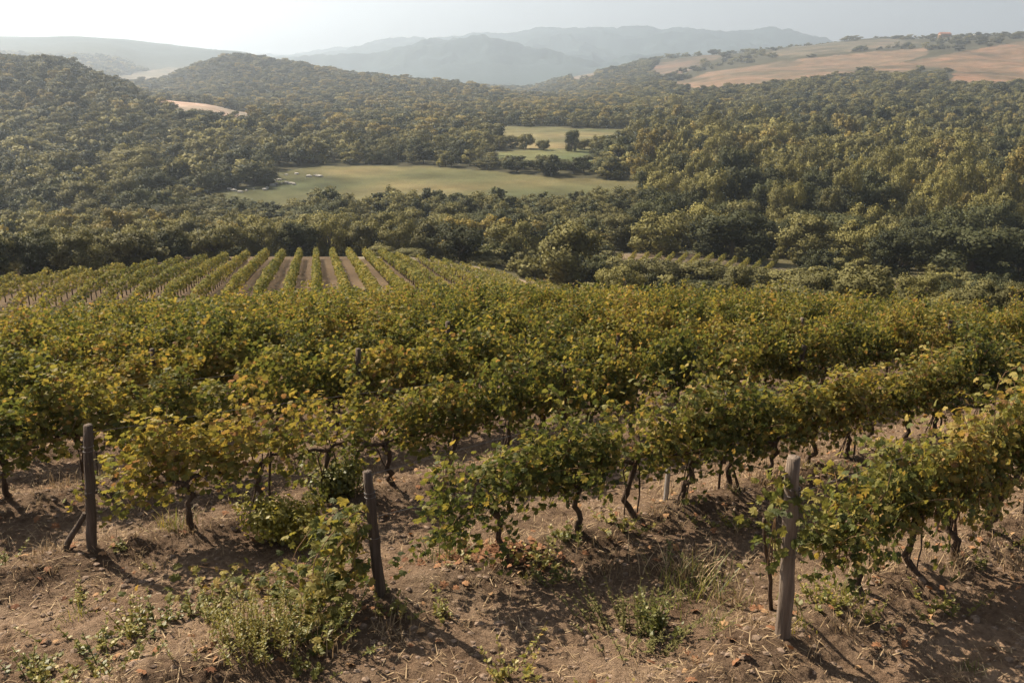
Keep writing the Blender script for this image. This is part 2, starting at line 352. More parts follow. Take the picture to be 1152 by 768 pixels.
def land_material():
    m, t, o = nodes('land')
    at = N(t, 'ShaderNodeAttribute', attribute_name='land')
    g = t.nodes.new('ShaderNodeNewGeometry')
    n1 = N(t, 'ShaderNodeTexNoise', Scale=.05, Detail=9.0, Roughness=.62); t.links.new(g.outputs['Position'], n1.inputs['Vector'])
    c1 = ramp(t, [(.3, (.72, .7, .68)), (.7, (1.25, 1.27, 1.3))]); t.links.new(n1.outputs['Fac'], c1.inputs[0])
    mu = N(t, 'ShaderNodeMixRGB', blend_type='MULTIPLY'); mu.inputs[0].default_value = 1; t.links.new(at.outputs['Color'], mu.inputs[1]); t.links.new(c1.outputs[0], mu.inputs[2])
    n2 = N(t, 'ShaderNodeTexNoise', Scale=1.3, Detail=5.0, Roughness=.7); t.links.new(g.outputs['Position'], n2.inputs['Vector'])
    c2 = ramp(t, [(.3, (.7, .7, .7)), (.7, (1.25, 1.25, 1.25))]); t.links.new(n2.outputs['Fac'], c2.inputs[0])
    m2 = N(t, 'ShaderNodeMixRGB', blend_type='MULTIPLY'); m2.inputs[0].default_value = 1; t.links.new(mu.outputs[0], m2.inputs[1]); t.links.new(c2.outputs[0], m2.inputs[2])
    p = N(t, 'ShaderNodeBsdfPrincipled', Roughness=.95); p.inputs['Specular IOR Level'].default_value = .05
    t.links.new(m2.outputs[0], p.inputs['Base Color']); t.links.new(p.outputs[0], o.inputs[0]); return m
M_land = land_material()

# ------------------------------------------------------------------ ground
def row_profile(x, y):
    """banks under the rows, ruts on the track right of the first row"""
    o = x * RN[0] + y * RN[1]
    sp = 2.62
    d = (o - ROWOFF[0]) / sp
    e = (d - np.round(d)) * sp
    # exact offsets of the three front rows
    for k in (1, 2):
        m = np.abs(o - ROWOFF[k]) < sp / 2
        e = np.where(m, o - ROWOFF[k], e)
    bank = .17 * np.exp(-(e / np.where(e < 0, .30, .42)) ** 2)
    q = o - ROWOFF[0]                                   # negative: the track
    rut = -.05 * np.exp(-((q + .95) / .16) ** 2) - .05 * np.exp(-((q + 2.1) / .16) ** 2)
    return bank + np.where(q < 0, rut, 0)
def ground_z(x, y):
    x = np.asarray(x, float); y = np.asarray(y, float)
    z = terrain(x, y).reshape(np.shape(x)) + row_profile(x, y) * (1 - sstep(45, 58, y))
    s = x * RD[0] + y * RD[1]; o = x * RN[0] + y * RN[1]
    z = z + .06 * fbm(x, y, .9, 3) + .03 * np.abs(fbm(s * .5, o, .33, 3)) - .02
    return z
def gz(x, y): return float(ground_z(np.array([x]), np.array([y]))[0])

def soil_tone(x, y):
    """compacted dry track paler, strips along the rows darker"""
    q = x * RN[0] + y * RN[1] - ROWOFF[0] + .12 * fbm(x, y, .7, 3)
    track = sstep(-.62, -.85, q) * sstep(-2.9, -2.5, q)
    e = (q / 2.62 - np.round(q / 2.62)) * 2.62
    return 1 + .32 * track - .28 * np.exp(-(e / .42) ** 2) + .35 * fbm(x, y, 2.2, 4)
def grid_mesh(name, xs, ys, zf, mat, attrs=None):
    X, Y = np.meshgrid(xs, ys); Z = zf(X.ravel(), Y.ravel())
    v = np.stack([X.ravel(), Y.ravel(), Z], 1)
    nx, ny = len(xs), len(ys)
    i = (np.arange(ny - 1)[:, None] * nx + np.arange(nx - 1)[None, :]).ravel()
    f = np.stack([i, i + 1, i + nx + 1, i + nx], 1)
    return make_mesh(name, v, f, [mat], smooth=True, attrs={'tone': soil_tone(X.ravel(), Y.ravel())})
def graded(a, b, lo, hi, fine, coarse):
    """coordinates fine inside [lo,hi], growing outside"""
    mid = list(np.arange(lo, hi, fine)); st = fine; x = hi; r = []
    while x < b: r.append(x); st = min(st * 1.08, coarse); x += st
    r.append(b); st = fine; x = lo; l = []
    while x > a: st = min(st * 1.08, coarse); x -= st; l.append(max(x, a))
    return np.array(sorted(set(l)) + mid + r)
def near_z(x, y):
    z = ground_z(x, y)
    near = 1 - sstep(15, 24, y)
    cl = fbm(x, y, .13, 3); z = z + near * (.035 * np.clip(cl, -.1, 1) + .02 * np.abs(fbm(x + 9, y, .3, 3)) + .03 * np.clip(fbm(x, y, .07, 2) - .05, 0, 1) + .018 * np.clip(fbm(x + 3, y, .032, 2), 0, 1))
    return z
xs = graded(-60, 60, -6.0, 8.0, .022, .7); ys = graded(-25, 61, 4.7, 11.5, .02, .6)
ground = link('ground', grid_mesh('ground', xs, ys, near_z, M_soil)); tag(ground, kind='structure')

# land cover of the country beyond: polygons are outlines of the fields, each at its own distance
FIELDS = [
 ('main', [(215, 230), (245, 216), (305, 206), (315, 195), (345, 187), (480, 187), (560, 193), (620, 198), (672, 202), (730, 204), (725, 226), (480, 240), (300, 238)], 285, 425, (.092, .086, .040)),
 ('green', [(562, 171), (600, 167.5), (669, 168), (672, 182), (664, 194), (640, 193), (610, 189), (555, 184)], 405, 515, (.082, .094, .042)),
 ('tan', [(548, 141.5), (620, 143), (712, 146), (730, 158), (700, 168), (570, 168), (560, 155), (548, 146)], 495, 760, (.112, .105, .052)),
 ('ridge', [(148, 104), (200, 110), (250, 119), (290, 127), (285, 142), (262, 146), (205, 134), (160, 118)], 560, 800, (.25, .19, .145)),
 ('pale', [(120, 88), (190, 76), (245, 78), (215, 96), (150, 97)], 1600, 3300, (.13, .11, .075)),
 ('right_a', [(748, 96), (800, 81), (880, 69), (965, 60), (1040, 54), (1046, 60), (985, 80), (960, 86), (900, 94), (850, 99), (790, 105)], 1150, 2300, (.125, .092, .060)),
 ('right_b', [(972, 79), (1060, 62), (1160, 45), (1300, 40), (1300, 92), (1152, 97), (1092, 102), (1060, 96), (1078, 80), (1052, 76), (1000, 84)], 1150, 2380, (.135, .092, .058)),
 ('stubble', [(862, 60), (905, 50), (1000, 44), (1040, 48), (960, 58), (880, 66)], 1700, 2500, (.10, .088, .062)),
 ('spur_a', [(738, 72), (800, 61), (812, 64), (792, 72), (750, 90), (730, 82)], 1700, 2600, (.115, .084, .058)),
 ('spur_b', [(640, 86), (676, 79), (668, 89), (645, 94)], 1900, 2650, (.16, .12, .09)),
 ('bare_a', [(1020, 276), (1045, 271), (1060, 273), (1045, 278)], 150, 260, (.24, .17, .12)),
 ('bare_b', [(1095, 256), (1115, 250), (1152, 253), (1152, 259), (1110, 259)], 200, 320, (.22, .17, .12)),
 ('strip', [(690, 283), (760, 284), (880, 300), (905, 310), (860, 312), (700, 298)], 140, 215, (.17, .125, .085)),
 ('strip2', [(975, 318), (1040, 318), (1050, 336), (980, 336)], 85, 175, (.16, .12, .08)),
 ('path', [(395, 287), (440, 284), (520, 297), (590, 314), (650, 322), (600, 326), (520, 306), (440, 291), (395, 292)], 70, 150, (.22, .17, .12)),
]
def cover(x, y, z):
    """index of the field a point lies in, or -1"""
    u, v = project(x, y, z); r = np.full(np.shape(x), -1)
    for i, (nm, poly, y0, y1, c) in enumerate(FIELDS):
        m = (y > y0) & (y < y1)
        if m.any():
            uu = u + 5 * fbm(x, y, 30, 3); vv = v + 700 / y * fbm(x + 300, y, 16, 3)
            r[m & in_poly(uu, vv, poly)] = i
    return r
TY = np.concatenate([np.geomspace(60.5, 900, 330), np.geomspace(900, YFAR, 330)[1:]])
TA = np.concatenate([np.linspace(-.95, -.62, 40)[:-1], np.linspace(-.62, .62, 760), np.linspace(.62, .95, 40)[1:]])
X = (TA[None, :] * TY[:, None]).ravel(); Y = np.repeat(TY, len(TA)); Z = terrain(X, Y)
Z = Z - .12 * (1 - sstep(60, 64, Y))
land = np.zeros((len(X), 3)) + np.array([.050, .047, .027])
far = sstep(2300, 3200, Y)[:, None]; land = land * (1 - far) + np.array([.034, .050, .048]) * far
gn = fbm(X, Y, 9, 3)
mid = ((Y < 128))[:, None]
land = np.where(mid, np.array([.088, .062, .038]) * (1 + .25 * gn[:, None]), land)
rightmid = ((Y < 200) & (X > -.02 * Y) & (Y > 60))[:, None]
land = np.where(rightmid, np.array([.085, .075, .040]) * (1 + .3 * gn[:, None]), land)
cv = cover(X, Y, Z)
wear = fbm(X, Y, 45, 4); drill = vnoise((X * .8 + Y * .6) / 3.5, X * .001) * (Y < 700) + vnoise((X * .9 + Y * .43) / 16, X * .001) * (Y > 1000)
for i, fl in enumerate(FIELDS):
    m = cv == i; land[m] = np.array(fl[4]) * (1 + .2 * gn[m] + .5 * wear[m] + .10 * drill[m])[:, None] * np.stack([1 + .25 * wear[m], np.ones(m.sum()), np.ones(m.sum())], 1)
nx, ny = len(TA), len(TY)
i = (np.arange(ny - 1)[:, None] * nx + np.arange(nx - 1)[None, :]).ravel()
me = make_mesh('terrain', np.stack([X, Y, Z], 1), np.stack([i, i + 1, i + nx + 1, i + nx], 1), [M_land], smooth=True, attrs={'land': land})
tag(link('terrain', me), kind='structure')

# ------------------------------------------------------------------ haze
hb = [(-7900, -60, -420), (7900, 7600, 440)]
(x0, y0, z0), (x1, y1, z1) = hb
v = [(x0, y0, z0), (x1, y0, z0), (x1, y1, z0), (x0, y1, z0), (x0, y0, z1), (x1, y0, z1), (x1, y1, z1), (x0, y1, z1)]
f = np.array([(0, 3, 2, 1), (4, 5, 6, 7), (0, 1, 5, 4), (1, 2, 6, 5), (2, 3, 7, 6), (3, 0, 4, 7)])
mh, t, o = nodes('haze')
pv = t.nodes.new('ShaderNodeVolumePrincipled'); pv.inputs['Color'].default_value = (.72, .83, .96, 1)
pv.inputs['Density'].default_value = .00019; pv.inputs['Anisotropy'].default_value = .66
t.links.new(pv.outputs[0], o.inputs['Volume'])
tag(link('haze', make_mesh('haze', v, f, [mh])), kind='stuff')

# ------------------------------------------------------------------ leaves
GL = np.array([(0, .42, .05), (0, 1.0, -.10), (.17, .74, .0), (.42, .84, -.08), (.36, .55, .02), (.56, .34, -.08), (.30, .10, -.0), (.0, .16, .03),
               (-.30, .10, .0), (-.56, .34, -.08), (-.36, .55, .02), (-.42, .84, -.08), (-.17, .74, .0)])
GLF = np.array([(0, 1 + (i + 1) % 12, 1 + i) for i in range(12)])[:, ::-1]
QL = np.array([(0, 0, 0), (.5, .45, -.06), (0, 1, -.1), (-.5, .45, -.06)]); QLF = np.array([(0, 1, 2, 3)])
def place_leaves(mb, pos, nrm, tip, size, rnd, shape=GL, face=GLF, mat=0):
    pos = np.asarray(pos, float); n = nrm / (np.linalg.norm(nrm, axis=1)[:, None] + 1e-9)
    t_ = tip - (tip * n).sum(1)[:, None] * n; t_ /= np.linalg.norm(t_, axis=1)[:, None] + 1e-9
    s_ = np.cross(t_, n)
    L = shape[None] * size[:, None, None]
    V = pos[:, None] + L[..., 0:1] * s_[:, None] + L[..., 1:2] * t_[:, None] + L[..., 2:3] * n[:, None]
    k = len(shape)
    Fc = (face[None] + (np.arange(len(pos)) * k)[:, None, None]).reshape(-1, face.shape[1])
    mb.add(V.reshape(-1, 3), Fc, mat, np.repeat(rnd, k))

# ------------------------------------------------------------------ grapevines
def vine_leaf_sites(r, vigor=1.0, half=.54, low=.45, laterals=1.0):
    """shoots rising from a cordon, flopping over; returns shoot polylines and leaf sites"""
    shoots = []; pos = []; nr = []; tp = []
    for i in range(int(27 * vigor)):
        p = np.array([r.uniform(-half, half), r.normal(0, .05), .72 + r.normal(0, .07)])
        side = r.choice([-1, 1]); hang = r.random() < .52
        d = np.array([r.normal(0, .28), side * r.uniform(.02, .24) * (1.8 if hang else 1), 1.0 if not hang else r.uniform(.2, .9)]); d /= np.linalg.norm(d)
        L = (r.uniform(.5, 1.05) if r.random() < .8 else r.uniform(1.05, 1.45)) if not hang else r.uniform(.6, 1.1)
        st = .065; pts = [p.copy()]
        for k in range(int(L / st)):
            d = d + np.array([r.normal(0, .10), r.normal(0, .10), r.normal(0, .05)])
            if hang: d[2] -= .10 + .05 * (k > 4); d[1] -= .35 * p[1]
            else:
                d[1] -= .5 * p[1]
                if p[2] > 1.35 + .35 * (L > 1.05): d += np.array([r.normal(0, .1), side * .11, -.2])
            d /= np.linalg.norm(d); p = p + d * st
            if p[2] < low * r.uniform(.7, 1.2): break
            pts.append(p.copy())
            if k < 2: continue
            for q in range(1 + (r.random() < .9 * laterals) + (r.random() < .75 * laterals) + (r.random() < .6 * laterals)):
                a = r.uniform(0, 6.283)
                off = np.array([math.cos(a) * .10, math.sin(a) * .085, r.uniform(-.06, .06)])
                out_ = np.array([off[0] * 2, p[1] * 2.0 + off[1] * 4 + side * .3, .30 + r.normal(0, .45)]) + r.normal(0, .35, 3)
                pos.append(p + off); nr.append(out_); tp.append(np.array([r.normal(0, .5), out_[1] * .5 + r.normal(0, .4), -1.0]))
        shoots.append(np.array(pts))
    m = int(290 * vigor * laterals)                                  # leaves of the inner hedge along the wires
    zz = low + .05 + (1.42 - low) * r.beta(1.4, 1.3, m); yy = r.normal(0, .125, m); sg = np.sign(yy)
    pos += list(np.stack([r.uniform(-half, half, m), yy, zz], 1)); nr += list(np.stack([r.normal(0, .4, m), sg * .8 + r.normal(0, .3, m), r.normal(.25, .4, m)], 1)); tp += list(np.stack([r.normal(0, .4, m), sg * .2, np.full(m, -1.)], 1))
    return shoots, np.array(pos), np.array(nr), np.array(tp)
def vine_trunk_mesh(r):
    mb = MB()
    h = .70; n = 9
    lean = r.normal(0, .15, 2); wob = r.normal(0, .03, (n, 2)); wob[0] = 0
    tt = np.linspace(0, 1, n)
    pts = np.stack([lean[0] * tt * (1 - .3 * tt) + wob[:, 0], lean[1] * .5 * tt + wob[:, 1], -.06 + (h + .06) * tt], 1)
    rad = .030 + .018 * (1 - tt) ** 3 + r.normal(0, .004, n) + .012 * (tt > .85)
    mb.tube(pts, rad, 8)
    top = pts[-1]
    for sg in (-1, 1):
        m = 6; q = np.linspace(0, 1, m)
        arm = top + np.stack([sg * .45 * q, r.normal(0, .018, m) * (q > 0), .07 * np.sin(q * 3.1) + r.normal(0, .012, m)], 1)
        mb.tube(arm, .024 * (1 - .5 * q) + .004, 6)
    for _ in range(r.integers(0, 4)):                                   # a second, thinner trunk from the ground
        b = np.array([r.uniform(-.16, .16), r.uniform(-.08, .08), -.05])
        q = np.linspace(0, 1, 6)[:, None]
        mb.tube(b * (1 - q) + (top + np.array([r.uniform(-.2, .2), 0, .1])) * q + r.normal(0, .025, (6, 3)) * q, r.uniform(.007, .017), 6)
    return mb.mesh('trunk', [M_bark], smooth=True)
def vine_foliage_mesh(r, vigor=1.0, size=.076, detail=True, **kw):
    mb = MB(); sh, pos, nr, tp = vine_leaf_sites(r, vigor, **kw)
    if detail:
        for s in sh:
            if len(s) > 3: mb.tube(s[::2], np.linspace(.0055, .0025, len(s[::2])), 4, mat=1)
    hgt = (pos[:, 2] - .5) / 1.2
    rnd = np.clip(r.beta(1.6, 2.4, len(pos)) * .75 + .25 * np.clip(hgt, 0, 1) * r.random(len(pos)), 0, 1)
    dead = r.random(len(pos)) < .04; rnd[dead] = r.uniform(.85, 1, dead.sum())
    sz = size * r.uniform(.6, 1.2, len(pos))
    if detail: place_leaves(mb, pos, nr, tp, sz, rnd)
    else: place_leaves(mb, pos, nr, tp, sz * 1.1, rnd, QL, QLF)
    return mb.mesh('foliage', [M_vine, M_cane])
NPROTO = 9
vr = np.random.default_rng(21)
protoT = [vine_trunk_mesh(vr) for i in range(NPROTO)]
protoF = [vine_foliage_mesh(vr, vigor=vr.uniform(.85, 1.3), low=vr.uniform(.32, .55)) for i in range(NPROTO)]
wideF = [vine_foliage_mesh(vr, vigor=1.5, half=.95, low=.4), vine_foliage_mesh(vr, vigor=1.5, half=.85, low=.35)]
thinF = [vine_foliage_mesh(vr, vigor=.55, low=.25, laterals=.8) for i in range(3)]

VS = .86
sites = []
for k in range(0, 24):
    st = row_start(k); base = np.array([st[0], st[1]])
    n = int(75 / VS)
    for i in range(n):
        s = (1.15, 1.5, 1.0)[min(k, 2)] + i * VS + rng.normal(0, .07)
        p = base + RD * s + RN * rng.normal(0, .04)
        if k > 2 and p[0] < -40: continue
        if not (1 < p[1] < 60): continue
        z = tz(p[0], p[1])
        u, v = project(p[0], p[1], z + 1.2)
        if u < -260 or u > 1420: continue
        if k > 1 and rng.random() < .035: continue
        sites.append((math.hypot(p[0], p[1]), k, i, p[0], p[1], (-60 < u < 1215)))
sites.sort(key=lambda a: a[0])
vis = [s for s in sites if s[5]]
near_sites = vis[:296]; ids = {id(s) for s in near_sites}
rest = [s for s in sites if id(s) not in ids]
ORD = 'first second third fourth fifth sixth seventh eighth ninth tenth eleventh twelfth thirteenth fourteenth fifteenth sixteenth'.split()
ROWNAME = ['the right-hand row, from the tall thick post beside the track', 'the middle row, from the short leaning post', 'the left row, from the dark post with a leaning brace']
ROWANG = math.atan2(RD[1], RD[0])
def vine_label(k, i):
    if k < 3 and i < 12: return f'green grapevine, {ORD[i]} along {ROWNAME[k]}'
    if k < 3: return ['leafy grapevine far along the right-hand row above the dirt track', 'leafy grapevine far along the row behind the right-hand one', 'golden-topped grapevine far along the row of the dark left post'][k]
    return f'grapevine with green and golden leaves in the {ORD[k]} row back from the track' if k < 10 else 'small distant grapevine in the closely stacked back rows of the near vineyard'
for n_, (dist, k, i, px, py, _) in enumerate(near_sites):
    o = empty('grapevine', (px, py, gz(px, py) - .02), ROWANG + (math.pi if rng.random() < .5 else 0) + rng.normal(0, .06))
    sc = rng.uniform(.86, 1.12); o.scale = (1, rng.uniform(.65, 1.0) if k > 1 else rng.uniform(.85, 1.15), sc * (1.06, .90, .97)[min(k, 2)])
    tag(o, vine_label(k, i), 'grapevine', f'grapevines in the {ORD[k]} row' if k < 10 else 'grapevines in the back rows')
    q = int(rng.integers(NPROTO))
    fm = protoF[int(rng.integers(NPROTO))]
    if k < 2 and i == 0: fm = wideF[1 - k]
    if k == 2 and i in (1, 2, 3): fm = thinF[i % 3]
    if k == 1 and i == 2: fm = thinF[i % 3]
    if (k > 1 or i > 3) and rng.random() < .10: fm = thinF[int(rng.integers(3))]
    link('trunk', protoT[q], o); link('foliage', fm, o)
# the rest of the near vineyard, in one mesh
farF = []
for i in range(4):
    mb = MB(); sh, pos, nr, tp = vine_leaf_sites(np.random.default_rng(50 + i), 1.0)
    keep = rng.random(len(pos)) < .7
    farF.append((pos[keep], nr[keep], tp[keep]))
mb = MB(); trunks = MB()
for (dist, k, i, px, py, _) in rest:
    pos, nr, tp = farF[int(rng.integers(4))]
    a = ROWANG + (math.pi if rng.random() < .5 else 0); c, s = math.cos(a), math.sin(a)
    M = np.array([[c, -s, 0], [s, c, 0], [0, 0, 1]])
    sub = rng.random(len(pos)) < np.clip(16 / dist, .35, 1)
    big = .088 / np.sqrt(np.clip(16 / dist, .35, 1))
    P = (pos[sub] * np.array([1, .75, rng.uniform(.9, 1.1)])) @ M.T + np.array([px, py, tz(px, py) + .1])
    nn = len(P)
    place_leaves(mb, P, nr[sub] @ M.T, tp[sub] @ M.T, big * rng.uniform(.7, 1.2, nn), np.clip(rng.beta(1.7, 2.2, nn) * .8 + .2 * rng.random(), 0, 1), QL, QLF)
    z = tz(px, py); mb.tube([(px, py, z - .1), (px + rng.normal(0, .04), py, z + .85)], .04, 4, mat=1)
tag(link('vine_foliage', mb.mesh('vine_foliage', [M_vine, M_bark])), 'mass of green and golden vines filling the back of the near vineyard', 'vines', kind='stuff')

# ------------------------------------------------------------------ posts, stakes, wires
def post(name, base, top_px, rad, label, mat, taper=.9, seg=14, cat='post', sink=.25, group=None, chips=True):
    """round weathered post from its foot to the point its head has in space"""
    d = ray(*top_px); t_ = base[1] / d[1]
    top = np.array([d[0] * t_, base[1], CAM_H + d[2] * t_]) - np.array(base)
    o = empty(name, base); tag(o, label, cat, group)
    n = 12; q = np.linspace(0, 1, n)[:, None]
    pts = np.array([0, 0, -sink]) * (1 - q) + top * q
    pts[1:-1] += rng.normal(0, rad * .07, (n - 2, 3)) * np.array([1, 1, 0])
    rr = rad * np.linspace(1.05, taper, n) * (1 + rng.normal(0, .02, n)); rr[-1] *= .93
    mb = MB(); mb.tube(pts, rr, seg)
    mb.v[-1][:-1] += rng.normal(0, rad * .05, (len(mb.v[-1]) - 1, 3))
    link('shaft', mb.mesh('shaft', [mat], smooth=True), o)
    if seg > 10:                                                     # wire wound round the post, with its twisted tail
        for fr in (.80, .835, .48):
            c = top * fr; a = np.linspace(0, 6.6, 18); r_ = rad * (1.05 - (1.05 - taper) * fr) * 1.06
            mb = MB(); mb.tube(np.stack([c[0] + np.cos(a) * r_, c[1] + np.sin(a) * r_, c[2] + a * .002], 1), .0032, 4); link('wire_wrap', mb.mesh('wire_wrap', [M_wire]), o)
    return o, top
p0, top0 = post('wooden_post', (P0[0], P0[1], gz(*P0[:2])), (893, 514), .064, 'tall thick round wooden post at the start of the right-hand row', M_post)
p1, top1 = post('wooden_post', (P1[0], P1[1], gz(*P1[:2])), (413, 530), .052, 'short dark leaning wooden post with a climbing vine in the middle', M_post2, .8)
p2, top2 = post('wooden_post', (P2[0], P2[1], gz(*P2[:2])), (99, 478), .052, 'dark wooden post at the left edge with a leaning brace', M_post2, .85)
def brace(a, b, rad, label, mat=M_post2):
    a = np.array(a); b = np.array(b)
    o = empty('brace_stick', a); tag(o, label, 'brace')
    q = np.linspace(0, 1, 7)[:, None]; pts = (b - a) * q + rng.normal(0, .008, (7, 3)); pts[0] = (0, 0, -.05)
    mb = MB(); mb.tube(pts, np.linspace(rad, rad * .75, 7), 8); link('shaft', mb.mesh('shaft', [mat], smooth=True), o)
h_ = hit(72, 632); brace((h_[0], h_[1], gz(h_[0], h_[1])), (P2[0] - .02, P2[1] + .05, gz(*P2[:2]) + .42), .035, 'thick wooden brace leaning against the dark left post')
h_ = hit(868, 690); hb_ = np.array((P0[0] - .22, P0[1] + .12, gz(*P0[:2]) + 1.05)); brace((h_[0], h_[1], gz(h_[0], h_[1])), hb_, .02, 'thin crooked branch leaning beside the tall right post', M_bark)
def stake(px, top, rad, label, mat, ref=None, **kw):
    b = hit(*px); return post('stake' if mat is M_metal else 'wooden_stake', (b[0], b[1], gz(b[0], b[1])), top, rad, label, mat, 1, 8, 'stake', **kw)
stake((747, 577), (755, 500), .028, 'pale grey metal stake standing in the middle row', M_metal)
stake((1052, 600), (1068, 520), .017, 'thin slanted wooden stake in the right-hand row above the track', M_post)
stake((815, 522), (818, 440), .03, 'thin dark wooden stake in the middle row beyond the metal stake', M_post2)
# posts within the rows further back
cnt = 0
for k in range(1, 13):
    st = row_start(k)
    for j in range(1, 9):
        s = j * 5.6 + (.9 if k != 1 else 2.2)
        p = st + RD * s
        u, v = project(p[0], p[1], tz(*p) + 1.7)
        if not (-20 < u < 1170 and p[1] < 42) or (k == 1 and j < 3): continue
        z = gz(p[0], p[1]); o = empty('wooden_post', (p[0], p[1], z))
        nm = 'weathered trellis post showing among the leaves of the %s row' % ORD[k]
        tag(o, nm, 'post', 'trellis posts of the %s row' % ORD[k])
        h = rng.uniform(1.2, 1.5); q = np.linspace(0, 1, 6)[:, None]
        mb = MB(); mb.tube(np.array([0, 0, -.2]) * (1 - q) + np.array([rng.normal(0, .06), rng.normal(0, .04), h]) * q, np.linspace(.052, .043, 6) * rng.uniform(.8, 1.1), 8)
        link('shaft', mb.mesh('shaft', [M_post2 if rng.random() < .6 else M_post], smooth=True), o)
for k in range(0, 4):
    st = row_start(k)
    for hh, wd in ((.80, 'lower'), (1.32, 'upper')):
        top_h = (top0, top1, top2, np.array([0, 0, 1.7]))[k]
        f0 = min(hh / top_h[2], .97)
        pts = [np.array([st[0], st[1], gz(*st)]) + top_h * f0]
        for s in np.arange(1.5, 24, 1.5):
            p = st + RD * s; pts.append(np.array([p[0], p[1], tz(*p) + .12 + hh]))
        mb = MB(); mb.tube(pts, .0028, 4)
        tag(link('trellis_wire', mb.mesh('trellis_wire', [M_wire])), f'{wd} trellis wire running through the {ORD[k]} vine row', 'wire')

# ------------------------------------------------------------------ litter on the soil
def scatter(n, x0, x1, y0, y1, power=1.6):
    x = rng.uniform(x0, x1, n); y = y0 + (y1 - y0) * rng.random(n) ** power
    return x, y
x, y = scatter(26000, -8, 11, 5, 17); z = ground_z(x, y) + .015
keep = (fbm(x, y, .8, 3) > -.25); x, y, z = x[keep], y[keep], z[keep]
n = len(x); a = rng.uniform(0, 6.28, n); ln = rng.uniform(.04, .16, n); wd = rng.uniform(.0025, .006, n); ti = rng.normal(.08, .22, n)
dv = np.stack([np.cos(a) * np.cos(ti), np.sin(a) * np.cos(ti), np.sin(ti)], 1) * ln[:, None]; sv = np.stack([-np.sin(a), np.cos(a), np.zeros(n)], 1) * wd[:, None]
P = np.stack([x, y, z], 1); mb = MB()
V = np.stack([P - sv, P + sv, P + dv + sv * .4 + np.array([0, 0, .008]), P + dv - sv * .4 + np.array([0, 0, .008])], 1).reshape(-1, 3)
mb.add(V, np.arange(n * 4).reshape(-1, 4), 0, np.repeat(rng.random(n), 4))
tag(link('straw_litter', mb.mesh('straw', [M_dry])), 'dry straw and stalks strewn over the bare soil', 'straw', kind='stuff')
# clods
ico = np.array([(0, 0, 1), (.894, 0, .447), (.276, .851, .447), (-.724, .526, .447), (-.724, -.526, .447), (.276, -.851, .447), (.724, .526, -.447), (-.276, .851, -.447), (-.894, 0, -.447), (-.276, -.851, -.447), (.724, -.526, -.447), (0, 0, -1)])
icf = np.array([(0,1,2),(0,2,3),(0,3,4),(0,4,5),(0,5,1),(1,6,2),(2,7,3),(3,8,4),(4,9,5),(5,10,1),(6,7,2),(7,8,3),(8,9,4),(9,10,5),(10,6,1),(11,7,6),(11,8,7),(11,9,8),(11,10,9),(11,6,10)])
x, y = scatter(42000, -8, 11, 5, 17); e = fbm(x, y, 1.3, 3) + .9 * np.exp(-(((x * RN[0] + y * RN[1] - ROWOFF[0]) + .35) / .4) ** 2)
keep = e > -.2; x, y = x[keep], y[keep]; n = len(x); sz = .006 + .034 * rng.random(n) ** 5
V = ico[None] * sz[:, None, None] * rng.uniform(.6, 1.25, (n, 12, 1)) * np.array([1.2, 1, .75]); V = V + np.stack([x, y, ground_z(x, y) + sz * .3], 1)[:, None]
mb = MB(); mb.add(V.reshape(-1, 3), (icf[None] + (np.arange(n) * 12)[:, None, None]).reshape(-1, 3), 0, 0)
tag(link('clod_rubble', mb.mesh('clods', [M_clod])), 'crumbled clods of dry earth on the banks and track', 'clods', kind='stuff')
# fallen leaves
x, y = scatter(2600, -8, 11, 5, 18); o_ = x * RN[0] + y * RN[1]; dr = np.min([np.abs(o_ - r_) for r_ in ROWOFF[:5]], 0)
keep = rng.random(len(x)) < np.exp(-(dr / .7) ** 2) + .06; x, y = x[keep], y[keep]
h_ = hit(560, 636); xr = rng.normal(h_[0], .34, 200); yr = rng.normal(h_[1], .12, 200); x = np.concatenate([x, xr]); y = np.concatenate([y, yr]); n = len(x)
mb = MB(); nrm = np.stack([rng.normal(0, .5, n), rng.normal(0, .5, n), np.ones(n)], 1); tip = rng.normal(0, 1, (n, 3))
rn = np.clip(rng.beta(2, 2, n), 0, 1); rn[-200:] *= .6
place_leaves(mb, np.stack([x, y, ground_z(x, y) + .03], 1), nrm, tip, rng.uniform(.05, .1, n), rn)
tag(link('fallen_leaves', mb.mesh('fallen_leaves', [M_dead])), 'brown and reddish fallen vine leaves lying under the rows', 'fallen leaves', kind='stuff')

# dry grass along the banks
mb = MB(); nt_ = 0
while nt_ < 1500:
    x = rng.uniform(-8, 11); y = 5 + 12 * rng.random() ** 1.4; o_ = x * RN[0] + y * RN[1]; e = min(abs(o_ - r_) for r_ in ROWOFF[:5])
    if rng.random() > math.exp(-(e / .5) ** 2) * .8 + .10: continue
    z = gz(x, y); nt_ += 1
    for b in range(int(rng.integers(4, 12))):
        a = rng.uniform(0, 6.28); L = rng.uniform(.05, .2); bd = rng.uniform(.3, 1.2); r0 = rng.normal(0, .03, 2)
        c, sn = math.cos(a), math.sin(a); sv = np.array([-sn, c, 0]) * rng.uniform(.0015, .0035); p = np.array([x + r0[0], y + r0[1], z - .01])
        m1 = p + np.array([c * L * bd * .35, sn * L * bd * .35, L * .6]); m2 = p + np.array([c * L * bd, sn * L * bd, L * (1 - .45 * bd)])
        mb.add([p - sv, p + sv, m1 + sv, m1 - sv, m2], np.array([(0, 1, 2, 3)]), 0, rng.random()); mb.f.setdefault(3, []).append(np.array([(3, 2, 4)]) + mb.n - 5); mb.m.setdefault(3, []).append(np.zeros(1, np.int32))
tag(link('dry_grass', mb.mesh('dry_grass', [M_dry])), 'short dry grass growing along the banks under the vines', 'dry grass', kind='stuff')

